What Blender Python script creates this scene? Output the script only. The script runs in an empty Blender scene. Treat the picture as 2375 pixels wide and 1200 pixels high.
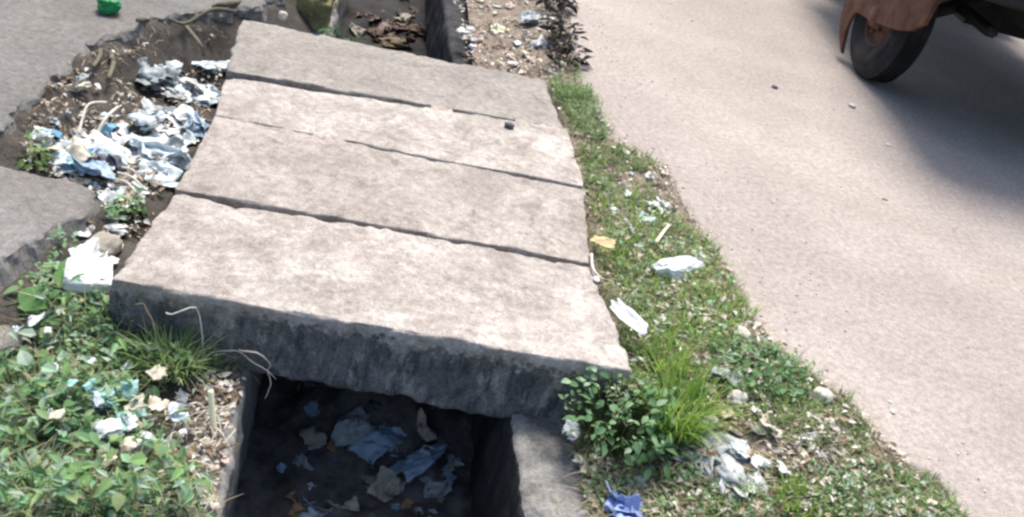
import bpy, bmesh, math, random
import numpy as np
from mathutils import Vector, Matrix

# ------------------------------------------------------------------ camera, world, sun, exposure
SC = bpy.context.scene
COL = SC.collection
CAM_LOC = np.array([0.48791933, -1.98589386, 1.4572566])
YAW, PITCH, ROLL = 0.21731471, 0.52942491, 0.28450337
FPX = 2200.0            # focal length in pixels of the 2375 px wide photograph

def cam_axes():
    w = np.array([math.sin(YAW)*math.cos(PITCH), math.cos(YAW)*math.cos(PITCH), -math.sin(PITCH)])
    r = np.array([math.cos(YAW), -math.sin(YAW), 0.0]); u = np.cross(r, w)
    c, s = math.cos(ROLL), math.sin(ROLL)
    return c*r + s*u, -s*r + c*u, w
CR, CU, CW = cam_axes()
cam = bpy.data.cameras.new('camera'); camo = bpy.data.objects.new('camera', cam); COL.objects.link(camo)
camo.matrix_world = Matrix([[CR[0], CU[0], -CW[0], CAM_LOC[0]], [CR[1], CU[1], -CW[1], CAM_LOC[1]],
                            [CR[2], CU[2], -CW[2], CAM_LOC[2]], [0, 0, 0, 1]])
cam.sensor_fit = 'HORIZONTAL'; cam.sensor_width = 36.0; cam.lens = 36.0*FPX/2375.0
cam.clip_start = 0.05; cam.clip_end = 500
SC.camera = camo

SUN_EL, SUN_AZ = math.radians(62), math.radians(3)     # azimuth from +Y towards +X
world = bpy.data.worlds.new('World'); SC.world = world; world.use_nodes = True
wn = world.node_tree.nodes; wl = world.node_tree.links; wn.clear()
sky = wn.new('ShaderNodeTexSky'); sky.sky_type = 'NISHITA'; sky.sun_disc = False
sky.sun_elevation = SUN_EL; sky.sun_rotation = SUN_AZ; sky.dust_density = 3.0
bg = wn.new('ShaderNodeBackground'); bg.inputs['Strength'].default_value = 0.15
wo = wn.new('ShaderNodeOutputWorld')
wl.new(sky.outputs[0], bg.inputs[0]); wl.new(bg.outputs[0], wo.inputs[0])
sl = bpy.data.lights.new('sun', 'SUN'); sl.energy = 3.4; sl.angle = math.radians(24.0); sl.color = (1.0, 0.94, 0.86)
so = bpy.data.objects.new('sun', sl); COL.objects.link(so); so.location = (0, 0, 10)
sd = Vector((math.sin(SUN_AZ)*math.cos(SUN_EL), math.cos(SUN_AZ)*math.cos(SUN_EL), math.sin(SUN_EL)))
so.rotation_euler = sd.to_track_quat('Z', 'Y').to_euler()
SC.view_settings.view_transform = 'Standard'; SC.view_settings.look = 'None'
SC.view_settings.exposure = 0.64; SC.view_settings.gamma = 1.0; SC.view_settings.use_curve_mapping = False
SC.render.engine = 'CYCLES'
SC.cycles.max_bounces = 6; SC.cycles.use_denoising = True
SC.cycles.pixel_filter_type = 'BLACKMAN_HARRIS'; SC.cycles.filter_width = 2.6
random.seed(4); RNG = np.random.default_rng(11)

# ------------------------------------------------------------------ helpers
def U(px, py, z=0.0):
    """point on the horizontal plane at height z that the photograph shows at this pixel"""
    d = (px-1187.5)/FPX*CR - (py-600.0)/FPX*CU + CW
    t = (z-CAM_LOC[2])/d[2]
    return CAM_LOC + t*d
def ppm(p):                                    # photograph pixels per metre at a point
    return FPX/float((np.asarray(p)-CAM_LOC) @ CW)

_tab = np.random.default_rng(5).random(4096)
def vnoise(P):
    P = np.asarray(P, float); I = np.floor(P).astype(int); F = P-I; F = F*F*(3-2*F)
    def h(a, b, c): return _tab[(a*1619 + b*31337 + c*6971 + (a*b % 257)*13) & 4095]
    x, y, z = I[..., 0], I[..., 1], I[..., 2]; fx, fy, fz = F[..., 0], F[..., 1], F[..., 2]
    def L(a, b, t): return a+(b-a)*t
    return L(L(L(h(x, y, z), h(x+1, y, z), fx), L(h(x, y+1, z), h(x+1, y+1, z), fx), fy),
             L(L(h(x, y, z+1), h(x+1, y, z+1), fx), L(h(x, y+1, z+1), h(x+1, y+1, z+1), fx), fy), fz)*2-1
def fbm(P, scale, oct=3, seed=0.0):
    P = np.asarray(P, float)*scale + seed*17.31; a = 1.0; s = 0
    for k in range(oct):
        s = s + a*vnoise(P*(2.03**k)+k*9.7); a *= 0.5
    return s
def ridged(P, scale, oct=3, seed=0.0):
    P = np.asarray(P, float)*scale + seed*13.7; a = 1.0; s = 0
    for k in range(oct):
        s = s + a*(1-2*np.abs(vnoise(P*(2.1**k)+k*5.1))); a *= 0.5
    return s

def tag(o, label=None, cat=None, group=None, kind=None):
    if label: o['label'] = label
    if cat: o['category'] = cat
    if group: o['group'] = group
    if kind: o['kind'] = kind
    return o
def link(o, parent=None):
    COL.objects.link(o)
    if parent is not None: o.parent = parent
    return o
def mesh(name, V, Fc, mat, parent=None, smooth=True, col=None):
    m = bpy.data.meshes.new(name); m.from_pydata([tuple(v) for v in V], [], [tuple(f) for f in Fc]); m.update()
    m.materials.append(mat)
    if smooth: m.polygons.foreach_set('use_smooth', [True]*len(m.polygons))
    if col is not None:
        a = m.color_attributes.new('col', 'FLOAT_COLOR', 'POINT')
        c = np.ones((len(V), 4)); c[:, :3] = col; a.data.foreach_set('color', c.ravel())
    return link(bpy.data.objects.new(name, m), parent)
def empty(name, loc=(0, 0, 0), rz=0.0):
    o = bpy.data.objects.new(name, None); o.location = loc; o.rotation_euler = (0, 0, rz); o.empty_display_size = 0.1
    return link(o)

# ------------------------------------------------------------------ materials
def newmat(name, rough=0.9):
    m = bpy.data.materials.new(name); m.use_nodes = True
    nt = m.node_tree; b = nt.nodes['Principled BSDF']; b.inputs['Roughness'].default_value = rough
    b.inputs['Specular IOR Level'].default_value = 0.25
    return m, nt, b
class N:
    def __init__(s, nt): s.nt = nt; s.tc = nt.nodes.new('ShaderNodeTexCoord')
    def noise(s, scale, detail=4, rough=0.6, coord='Object', dist=0.0, stretch=None):
        n = s.nt.nodes.new('ShaderNodeTexNoise'); n.inputs['Scale'].default_value = scale
        n.inputs['Detail'].default_value = detail; n.inputs['Roughness'].default_value = rough; n.inputs['Distortion'].default_value = dist
        src = s.tc.outputs[coord]
        if stretch:
            mp = s.nt.nodes.new('ShaderNodeMapping'); mp.inputs['Scale'].default_value = stretch
            s.nt.links.new(src, mp.inputs[0]); src = mp.outputs[0]
        s.nt.links.new(src, n.inputs['Vector']); return n.outputs['Fac']
    def vor(s, scale, feature='F1'):
        n = s.nt.nodes.new('ShaderNodeTexVoronoi'); n.inputs['Scale'].default_value = scale; n.feature = feature
        s.nt.links.new(s.tc.outputs['Object'], n.inputs['Vector']); return n
    def ramp(s, fac, stops):
        r = s.nt.nodes.new('ShaderNodeValToRGB'); e = r.color_ramp.elements
        while len(e) < len(stops): e.new(0.5)
        for k, (p, c) in enumerate(stops):
            e[k].position = p; e[k].color = (c, c, c, 1) if isinstance(c, (int, float)) else (*c, 1)
        s.nt.links.new(fac, r.inputs[0]); return r.outputs[0]
    def mix(s, fac, a, b, mode='MIX'):
        m = s.nt.nodes.new('ShaderNodeMix'); m.data_type = 'RGBA'; m.blend_type = mode
        for i, v in ((0, fac), (6, a), (7, b)):
            if hasattr(v, 'links'): s.nt.links.new(v, m.inputs[i])
            elif i == 0: m.inputs[0].default_value = v
            else: m.inputs[i].default_value = (*v, 1)
        return m.outputs[2]
    def bump(s, h, b, strength=0.5, dist=0.01):
        n = s.nt.nodes.new('ShaderNodeBump'); n.inputs['Strength'].default_value = strength; n.inputs['Distance'].default_value = dist
        s.nt.links.new(h, n.inputs['Height']); s.nt.links.new(n.outputs[0], b.inputs['Normal'])

def mat_concrete(name, base, light, dark, seed_scale=1.0, stain=0.5, bump=0.6, mould=False):
    m, nt, b = newmat(name, 0.95); n = N(nt)
    big = n.ramp(n.noise(3.2*seed_scale, 8, 0.72, dist=0.3), [(0.40, 0.0), (0.62, 1.0)])
    wide = n.ramp(n.noise(1.1*seed_scale, 3, 0.5), [(0.35, 0.88), (0.65, 1.08)])
    c = n.mix(big, base, light)
    c = n.mix(1.0, c, wide, 'MULTIPLY')
    st = n.ramp(n.noise(5.5*seed_scale, 9, 0.78, dist=0.5), [(0.50, 0.0), (0.66, stain)])
    c = n.mix(st, c, dark)
    mid = n.ramp(n.noise(42, 4, 0.65), [(0.3, 0.74), (0.7, 1.2)])
    c = n.mix(1.0, c, mid, 'MULTIPLY')
    sp = n.ramp(n.noise(150, 3, 0.7), [(0.3, 0.66), (0.5, 1.0), (0.72, 1.22)])
    c = n.mix(1.0, c, sp, 'MULTIPLY')
    vo = n.vor(95); c = n.mix(n.ramp(vo.outputs['Distance'], [(0.10, 0.35), (0.22, 0.0)]), c, dark)
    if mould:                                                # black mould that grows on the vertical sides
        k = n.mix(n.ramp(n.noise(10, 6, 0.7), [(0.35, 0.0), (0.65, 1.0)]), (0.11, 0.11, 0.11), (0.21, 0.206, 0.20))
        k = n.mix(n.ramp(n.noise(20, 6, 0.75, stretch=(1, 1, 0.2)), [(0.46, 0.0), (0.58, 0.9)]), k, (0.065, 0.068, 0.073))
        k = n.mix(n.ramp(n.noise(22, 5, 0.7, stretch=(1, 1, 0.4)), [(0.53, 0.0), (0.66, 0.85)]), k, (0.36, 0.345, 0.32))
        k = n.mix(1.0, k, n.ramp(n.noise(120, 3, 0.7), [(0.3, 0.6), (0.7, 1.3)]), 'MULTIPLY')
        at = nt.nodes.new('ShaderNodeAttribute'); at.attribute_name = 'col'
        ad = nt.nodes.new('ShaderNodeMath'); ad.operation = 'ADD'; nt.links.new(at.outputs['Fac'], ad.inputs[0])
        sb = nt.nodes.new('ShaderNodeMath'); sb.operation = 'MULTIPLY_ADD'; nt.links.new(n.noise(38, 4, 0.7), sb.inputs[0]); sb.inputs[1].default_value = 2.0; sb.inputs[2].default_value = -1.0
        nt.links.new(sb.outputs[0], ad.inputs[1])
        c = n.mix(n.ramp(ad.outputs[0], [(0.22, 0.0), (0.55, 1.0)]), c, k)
    nt.links.new(c, b.inputs['Base Color'])
    n.bump(n.noise(85, 6, 0.7), b, bump, 0.006)
    return m
M = {}
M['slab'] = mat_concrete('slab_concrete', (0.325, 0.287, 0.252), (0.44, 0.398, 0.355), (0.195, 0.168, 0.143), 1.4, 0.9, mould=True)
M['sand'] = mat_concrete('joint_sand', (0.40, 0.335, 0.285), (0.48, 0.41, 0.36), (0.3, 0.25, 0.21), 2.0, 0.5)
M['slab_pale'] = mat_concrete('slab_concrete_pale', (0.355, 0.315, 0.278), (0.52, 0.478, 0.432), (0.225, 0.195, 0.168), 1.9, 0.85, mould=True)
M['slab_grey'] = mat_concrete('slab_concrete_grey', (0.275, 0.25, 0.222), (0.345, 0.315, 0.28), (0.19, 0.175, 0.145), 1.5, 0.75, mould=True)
M['yard'] = mat_concrete('yard_concrete', (0.165, 0.157, 0.145), (0.198, 0.189, 0.175), (0.14, 0.13, 0.11), 0.7, 0.6)
M['paving'] = mat_concrete('paving_concrete', (0.19, 0.178, 0.165), (0.235, 0.222, 0.21), (0.16, 0.14, 0.12), 1.0, 0.5)
M['road'] = mat_concrete('road_surface', (0.355, 0.308, 0.275), (0.395, 0.348, 0.313), (0.305, 0.262, 0.234), 0.8, 0.5, 0.5)
def mat_wall(name='drain_concrete', dk=0.8):
    m, nt, b = newmat(name, 0.9); n = N(nt)
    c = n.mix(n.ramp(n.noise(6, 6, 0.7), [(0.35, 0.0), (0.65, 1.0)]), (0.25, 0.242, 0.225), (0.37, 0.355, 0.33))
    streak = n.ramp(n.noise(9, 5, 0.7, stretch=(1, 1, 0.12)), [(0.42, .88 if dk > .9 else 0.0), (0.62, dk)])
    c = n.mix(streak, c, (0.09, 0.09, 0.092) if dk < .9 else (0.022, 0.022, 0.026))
    moss = n.ramp(n.noise(11, 5, 0.7), [(0.54, 0.0), (0.68, 0.5 if dk < .9 else 0.1)])
    c = n.mix(moss, c, (0.16, 0.14, 0.045))
    sp = n.ramp(n.noise(120, 3, 0.7), [(0.3, 0.6), (0.7, 1.2)]); c = n.mix(1.0, c, sp, 'MULTIPLY')
    nt.links.new(c, b.inputs['Base Color']); n.bump(n.noise(60, 6, 0.7), b, 0.7, 0.008); return m
M['wall'] = mat_wall()
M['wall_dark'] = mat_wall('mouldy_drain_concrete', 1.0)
def mat_soil(name, a, bcol, dk):
    m, nt, b = newmat(name, 0.97); n = N(nt)
    c = n.mix(n.ramp(n.noise(9, 7, 0.7), [(0.35, 0.0), (0.65, 1.0)]), a, bcol)
    c = n.mix(n.ramp(n.noise(25, 5, 0.7), [(0.5, 0.0), (0.68, 0.75)]), c, dk)
    sp = n.ramp(n.noise(130, 4, 0.75), [(0.3, 0.5), (0.55, 1.0), (0.75, 1.7)]); c = n.mix(1.0, c, sp, 'MULTIPLY')
    nt.links.new(c, b.inputs['Base Color']); n.bump(n.noise(55, 8, 0.75), b, 0.9, 0.012); return m
M['soil'] = mat_soil('verge_soil', (0.24, 0.19, 0.148), (0.33, 0.275, 0.225), (0.13, 0.10, 0.075))
M['dark_soil'] = mat_soil('dark_soil', (0.068, 0.062, 0.055), (0.12, 0.104, 0.086), (0.042, 0.039, 0.036))
def mat_sludge():
    m, nt, b = newmat('drain_sludge', 0.8); n = N(nt)
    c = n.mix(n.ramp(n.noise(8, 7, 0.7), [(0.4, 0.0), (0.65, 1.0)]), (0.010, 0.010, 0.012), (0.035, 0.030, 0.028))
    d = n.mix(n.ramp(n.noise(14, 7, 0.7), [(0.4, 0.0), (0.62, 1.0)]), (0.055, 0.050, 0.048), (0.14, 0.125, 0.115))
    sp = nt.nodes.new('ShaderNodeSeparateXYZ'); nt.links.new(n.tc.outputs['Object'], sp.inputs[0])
    c = n.mix(n.ramp(sp.outputs[1], [(0.9, 0.0), (1.0, 1.0)]), d, c)      # near silt lightened in place of bounced light, black sludge beyond
    nt.links.new(c, b.inputs['Base Color']); n.bump(n.noise(30, 6, 0.7), b, 0.8, 0.01); return m
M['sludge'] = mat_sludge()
M['moss'] = mat_soil('mossy_earth', (0.26, 0.22, 0.10), (0.36, 0.31, 0.15), (0.14, 0.12, 0.07))
def mat_attr(name, rough=0.55, trans=0.25, vary=0.0):
    m, nt, b = newmat(name, rough)
    a = nt.nodes.new('ShaderNodeAttribute'); a.attribute_name = 'col'
    nt.links.new(a.outputs['Color'], b.inputs['Base Color'])
    if trans:
        t = nt.nodes.new('ShaderNodeBsdfTranslucent'); nt.links.new(a.outputs['Color'], t.inputs['Color'])
        mx = nt.nodes.new('ShaderNodeMixShader'); mx.inputs[0].default_value = trans
        o = nt.nodes['Material Output']; nt.links.new(b.outputs[0], mx.inputs[1]); nt.links.new(t.outputs[0], mx.inputs[2]); nt.links.new(mx.outputs[0], o.inputs[0])
    return m
M['foliage'] = mat_attr('foliage', 0.8, 0.42)
M['litter'] = mat_attr('dead_leaf', 0.9, 0.1)
def mat_plain(name, col, rough=0.6, var=0.15, scale=25, trans=0.0, dirt=0.0, dirtcol=(0.25, 0.2, 0.15), spec=0.3, bump=0.0):
    m, nt, b = newmat(name, rough); n = N(nt); b.inputs['Specular IOR Level'].default_value = spec
    c = n.mix(n.ramp(n.noise(scale, 4, 0.6), [(0.3, 0.0), (0.7, 1.0)]), tuple(x*(1-var) for x in col), tuple(min(1, x*(1+var)) for x in col))
    if dirt: c = n.mix(n.ramp(n.noise(scale*0.7, 6, 0.7), [(0.48, 0.0), (0.7, dirt)]), c, dirtcol)
    nt.links.new(c, b.inputs['Base Color'])
    if bump: n.bump(n.noise(scale*2, 5, 0.6), b, bump, 0.004)
    if trans:
        t = nt.nodes.new('ShaderNodeBsdfTranslucent'); nt.links.new(c, t.inputs['Color'])
        mx = nt.nodes.new('ShaderNodeMixShader'); mx.inputs[0].default_value = trans
        nt.links.new(b.outputs[0], mx.inputs[1]); nt.links.new(t.outputs[0], mx.inputs[2]); nt.links.new(mx.outputs[0], nt.nodes['Material Output'].inputs[0])
    return m
M['white'] = mat_plain('white_plastic', (0.78, 0.80, 0.80), 0.45, 0.08, 30, 0.2, 0.45)
M['bluewhite'] = mat_plain('bluish_plastic', (0.70, 0.79, 0.82), 0.4, 0.12, 30, 0.25, 0.3, (0.35, 0.36, 0.36))
M['dirtywhite'] = mat_plain('dirty_white_plastic', (0.58, 0.60, 0.59), 0.5, 0.2, 30, 0.2, 0.5, (0.3, 0.29, 0.27))
M['dullbrown'] = mat_plain('dull_brown_rubbish', (0.085, 0.06, 0.045), 0.9, 0.4, 30)
M['dullpink'] = mat_plain('dull_pink_rubbish', (0.19, 0.14, 0.125), 0.9, 0.3, 30)
M['cyan'] = mat_plain('cyan_plastic', (0.16, 0.42, 0.58), 0.4, 0.25, 30, 0.2, 0.2)
M['paleblue'] = mat_plain('pale_blue_plastic', (0.34, 0.46, 0.58), 0.4, 0.2, 30, 0.2, 0.3)
M['blue'] = mat_plain('blue_plastic', (0.33, 0.42, 0.72), 0.4, 0.2, 30, 0.2, 0.2, (0.6, 0.65, 0.7))
M['greyplastic'] = mat_plain('grey_plastic', (0.33, 0.37, 0.38), 0.4, 0.3, 40, 0.15, 0.4, (0.12, 0.11, 0.1))
M['teal'] = mat_plain('teal_plastic', (0.34, 0.60, 0.55), 0.4, 0.2, 30, 0.2, 0.2)
M['cream'] = mat_plain('cream_paper', (0.66, 0.60, 0.47), 0.85, 0.15, 40, 0.1, 0.4)
M['pinkpaper'] = mat_plain('pinkish_paper', (0.60, 0.49, 0.42), 0.85, 0.15, 40, 0.1, 0.4)
M['limepaper'] = mat_plain('pale_lime_wrapper', (0.70, 0.71, 0.45), 0.6, 0.15, 40, 0.1, 0.2)
M['greenplastic'] = mat_plain('green_plastic', (0.03, 0.30, 0.10), 0.35, 0.3, 60, 0.3)
M['stone'] = mat_plain('stone', (0.33, 0.30, 0.25), 0.95, 0.3, 30, 0, 0.4, bump=0.6)
M['palestone'] = mat_plain('pale_stone', (0.58, 0.53, 0.46), 0.95, 0.2, 30, 0, 0.3, bump=0.5)
M['darkgrey'] = mat_plain('dark_grey_plastic', (0.09, 0.09, 0.11), 0.6, 0.3, 30)
M['purple'] = mat_plain('purple_black_leaf', (0.035, 0.022, 0.045), 0.6, 0.4, 40)
M['drystem'] = mat_plain('dry_stem', (0.64, 0.59, 0.52), 0.9, 0.2, 40, 0, 0.3)
M['creamstick'] = mat_plain('cream_stick', (0.86, 0.81, 0.52), 0.7, 0.06, 40)
M['brownstem'] = mat_plain('brown_stem', (0.17, 0.13, 0.085), 0.9, 0.3, 40)
M['root'] = mat_plain('root_bark', (0.13, 0.115, 0.085), 0.95, 0.3, 40, 0, 0.5, (0.2, 0.19, 0.1), bump=0.6)
M['orangeleaf'] = mat_plain('orange_leaf', (0.42, 0.23, 0.05), 0.8, 0.3, 40)
M['brownleaf'] = mat_plain('brown_leaf', (0.33, 0.21, 0.12), 0.85, 0.3, 40)
M['yellowleaf'] = mat_plain('yellow_dry_leaf', (0.58, 0.46, 0.25), 0.85, 0.25, 40)
M['rubber'] = mat_plain('tyre_rubber', (0.016, 0.017, 0.021), 0.9, 0.3, 7, 0, 0.6, (0.075, 0.055, 0.042))
M['rust'] = mat_plain('rusty_metal', (0.115, 0.052, 0.032), 0.9, 0.5, 9, 0, 0.8, (0.085, 0.072, 0.066), bump=0.4)
M['rim'] = mat_plain('rim_metal', (0.30, 0.31, 0.31), 0.5, 0.3, 20, 0, 0.5, (0.12, 0.1, 0.09))
M['chassis'] = mat_plain('chassis_black', (0.018, 0.018, 0.017), 0.7, 0.3, 20, 0, 0.4, (0.05, 0.045, 0.035))
M['paint'] = mat_plain('vehicle_paint', (0.11, 0.06, 0.045), 0.45, 0.15, 10)
M['glass'] = mat_plain('vehicle_glass', (0.03, 0.035, 0.04), 0.1, 0.1, 5, spec=0.6)
M['lamp'] = mat_plain('tail_lamp_red', (0.4, 0.02, 0.015), 0.3, 0.1, 5)

# ------------------------------------------------------------------ shapes
def axis_pts(n, L, r):
    t = [0, .25*r, .55*r, r]; t = [x/L for x in t]
    mid = np.linspace(r/L, 1-r/L, n)[1:-1]
    return np.array(sorted(t + list(mid) + [1-x for x in t]))
def rough_box(name, corners, ztop, thick, mat, n=(90, 36, 12), r=0.012, edge=0.008, surf=0.002, seed=1.0, parent=None, bottom_noise=0.0, side_mat=None, drop=0.0):
    """block over a quad (near-left, near-right, far-right, far-left); rounded, chipped edges"""
    A, B, C, D = [np.array(c, float)[:2] for c in corners]
    Lx = np.linalg.norm(B-A); Ly = np.linalg.norm(D-A)
    gx, gy, gz = axis_pts(n[0], Lx, r), axis_pts(n[1], Ly, r), axis_pts(n[2], thick, r)
    nx, ny, nz = len(gx), len(gy), len(gz); idx = {}; P = []; F = []
    def vid(i, j, k):
        q = (i, j, k)
        if q not in idx: idx[q] = len(P); P.append((gx[i], gy[j], gz[k]))
        return idx[q]
    for i in range(nx-1):
        for j in range(ny-1):
            F.append((vid(i, j, nz-1), vid(i+1, j, nz-1), vid(i+1, j+1, nz-1), vid(i, j+1, nz-1)))
            F.append((vid(i, j, 0), vid(i, j+1, 0), vid(i+1, j+1, 0), vid(i+1, j, 0)))
    for i in range(nx-1):
        for k in range(nz-1):
            F.append((vid(i, 0, k), vid(i+1, 0, k), vid(i+1, 0, k+1), vid(i, 0, k+1)))
            F.append((vid(i, ny-1, k), vid(i, ny-1, k+1), vid(i+1, ny-1, k+1), vid(i+1, ny-1, k)))
    for j in range(ny-1):
        for k in range(nz-1):
            F.append((vid(0, j, k), vid(0, j, k+1), vid(0, j+1, k+1), vid(0, j+1, k)))
            F.append((vid(nx-1, j, k), vid(nx-1, j+1, k), vid(nx-1, j+1, k+1), vid(nx-1, j, k+1)))
    P = np.array(P); S = P*np.array([Lx, Ly, thick])
    ch = fbm(S, 14, 4, seed); rr = np.clip(r*(0.7+0.9*ch) + 0.035*np.clip(fbm(S, 13, 3, seed+3)-0.45, 0, 1), 0.003, 0.04)[:, None]
    inner = np.clip(S, rr, np.array([Lx, Ly, thick])-rr)
    d = S-inner; ln = np.linalg.norm(d, axis=1, keepdims=True)
    nd = d/np.maximum(ln, 1e-9)
    S2 = np.where(ln > 1e-9, inner+nd*np.minimum(rr, ln*1.0 if False else rr), S)
    side = (np.abs(nd[:, 2]) < 0.9)
    S2 = S2 + nd*(fbm(S, 22, 4, seed+7)*surf)[:, None] + nd*np.where(side, fbm(S, 26, 4, seed+9)*edge*.75 + fbm(S, 5, 2, seed+9)*edge*.35, 0)[:, None]
    S2[:, 2] += np.where(P[:, 2] > 0.99, fbm(S, 5, 3, seed+11)*surf*1.5, 0)
    if bottom_noise: S2[:, 2] += np.where(P[:, 2] < 0.5, fbm(S*np.array([1, 1, 0]), 7, 4, seed+5)*bottom_noise, 0)
    S2[:, 2] -= drop*(1-P[:, 2])*P[:, 0]
    u, v = S2[:, 0]/Lx, S2[:, 1]/Ly
    XY = (A*(1-u)[:, None]*(1-v)[:, None] + B*u[:, None]*(1-v)[:, None] + C*u[:, None]*v[:, None] + D*(1-u)[:, None]*v[:, None])
    ZT = np.array(ztop, float) if np.ndim(ztop) else np.full(4, float(ztop))
    zt = ZT[0]*(1-u)*(1-v)+ZT[1]*u*(1-v)+ZT[2]*u*v+ZT[3]*(1-u)*v
    V = np.column_stack([XY, zt-thick+S2[:, 2]])
    o0 = V.mean(axis=0); o0[2] = V[:, 2].min()
    o = mesh(name, V-o0, F, mat, parent); o.location = o0
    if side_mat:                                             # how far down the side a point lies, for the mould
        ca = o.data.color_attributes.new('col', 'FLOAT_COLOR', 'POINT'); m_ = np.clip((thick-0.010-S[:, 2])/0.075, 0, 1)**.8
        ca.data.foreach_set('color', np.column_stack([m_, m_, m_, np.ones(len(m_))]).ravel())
    return o
def plate(name, poly, z, thick, mat, jag=0.015, step=0.02, seed=1.0, fine=True, slope=0.02, far=None):
    """thick sheet with a broken, crumbly outline; poly in world xy, only edges shorter than 6 m are roughened"""
    pts = []; rough = []
    Pn = len(poly)
    for i in range(Pn):
        a = np.array(poly[i][:2]); b = np.array(poly[(i+1) % Pn][:2]); L = np.linalg.norm(b-a)
        k = max(1, int(L/step)) if L < 6 else 1
        for q in range(k): pts.append(a+(b-a)*q/k); rough.append(L < 6)
    pts = np.array(pts); rough = np.array(rough)
    P3 = np.column_stack([pts, np.zeros(len(pts))])
    nrm = np.roll(pts, -1, 0)-np.roll(pts, 1, 0); nrm = np.column_stack([nrm[:, 1], -nrm[:, 0]]); nrm /= np.linalg.norm(nrm, axis=1, keepdims=True)
    area = 0.5*np.sum(pts[:, 0]*np.roll(pts[:, 1], -1)-np.roll(pts[:, 0], -1)*pts[:, 1])
    if area < 0: nrm = -nrm
    rings = []; levels = [(0.0, -0.012), (-0.004, -0.003), (-0.015, 0.003), (-thick*0.5, slope*0.5), (-thick, slope)]
    for q, (dz, out) in enumerate(levels):
        n1 = fbm(P3, 9, 3, seed)*jag + fbm(P3+q*0.07, 40, 2, seed+2)*jag*0.35
        R = pts+nrm*np.where(rough, n1+out, out)[:, None]
        zz = z+dz + (fbm(P3, 30, 2, seed+q)*0.003 if q > 1 else 0*n1)
        rings.append(np.column_stack([R, zz]))
    V = np.concatenate(rings); n = len(pts); F = []
    for q in range(len(levels)-1):
        for i in range(n):
            j = (i+1) % n; a, b, c, d = q*n+i, q*n+j, (q+1)*n+j, (q+1)*n+i
            F.append((a, d, c, b) if area > 0 else (a, b, c, d))
    F.append(tuple(range(n)) if area > 0 else tuple(reversed(range(n))))
    o = mesh(name, V, F, mat, smooth=False)
    bm = bmesh.new(); bm.from_mesh(o.data); bmesh.ops.triangulate(bm, faces=[f for f in bm.faces if len(f.verts) > 4]); bm.to_mesh(o.data); bm.free()
    return o
def sheet(name, xs, ys, hf, mat):
    X, Y = np.meshgrid(xs, ys); P = np.column_stack([X.ravel(), Y.ravel()])
    Z = hf(P[:, 0], P[:, 1]); nx, ny = len(xs), len(ys)
    F = [(j*nx+i, j*nx+i+1, (j+1)*nx+i+1, (j+1)*nx+i) for j in range(ny-1) for i in range(nx-1)]
    return mesh(name, np.column_stack([P, Z]), F, mat)

# ------------------------------------------------------------------ ground heights
EDGE_PX = [(1290, -120), (1312, 0), (1322, 90), (1345, 190), (1385, 270), (1432, 330), (1520, 372), (1565, 420), (1600, 500), (1655, 580), (1700, 650), (1745, 735),
           (1765, 800), (1850, 860), (1960, 915), (2010, 985), (2080, 1055), (2180, 1110), (2235, 1210), (2330, 1400)]
EDGE = np.array([U(x, y, 0)[:2] for x, y in EDGE_PX])
_o = np.argsort(EDGE[:, 1])
def edge_x(y): return np.interp(y, EDGE[_o, 1], EDGE[_o, 0])
def in_l(y): return 0.345 - 0.012*np.clip(y, -3, 8)        # inner faces of the drain
def in_r(y): return 1.035 - 0.045*np.clip(y, -3, 4)
WALL_T = 0.13
def sm(t): t = np.clip(t, 0, 1); return t*t*(3-2*t)
def h_right(x, y):
    x = np.asarray(x, float); y = np.asarray(y, float); e = edge_x(y); x0 = in_r(y)+WALL_T
    t = np.clip((x-x0)/np.maximum(e-x0, 0.1), 0, 1.3)
    P = np.stack([x, y, 0*x], -1)
    a = -0.205 + 0.198*sm(t*1.15)                            # open bank
    b = -0.075 + 0.068*sm(t)                                 # beside the slabs
    c = -0.13 + 0.123*sm(t)                                   # beyond the slabs
    k = sm((y+0.16)/0.2); k2 = sm((y-1.95)/0.3)
    z = a*(1-k) + b*k*(1-k2) + c*k2
    z = z + fbm(P, 7, 4, 2.0)*0.013*np.clip(1.15-t, 0, 1)
    under = (x < 1.34) & (y > -0.04) & (y < 2.05)
    z = np.where(under, np.minimum(z, -0.215), z)
    return np.where(x > e+0.03, np.minimum(z, -0.03), z)
def hump(x, y, lst):
    z = 0*x
    for px, py, rx, ry, h in lst:
        c = U(px, py, -.12); z = z + h*np.exp(-((x-c[0])/rx)**2-((y-c[1])/ry)**2)
    return z
YZ = -0.03
YARD_PX = [(700, -60), (640, -5), (600, 14), (547, 14), (443, 27), (353, 43), (300, 68), (263, 87), (200, 103), (183, 127), (167, 173), (120, 178), (112, 215), (40, 258), (0, 305), (-90, 340)]
YARD = np.array([U(a, b, YZ)[:2] for a, b in YARD_PX] + [(-2.2, 0.75), (-6, 0.9)])
def yard_dist(x, y):
    P = np.stack([x, y], -1); d = np.full(x.shape, 9.0)
    for a, b in zip(YARD[:-1], YARD[1:]):
        ab = b-a; t = np.clip(((P-a) @ ab)/(ab @ ab), 0, 1); d = np.minimum(d, np.linalg.norm(P-(a+t[..., None]*ab), axis=-1))
    return d
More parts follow.
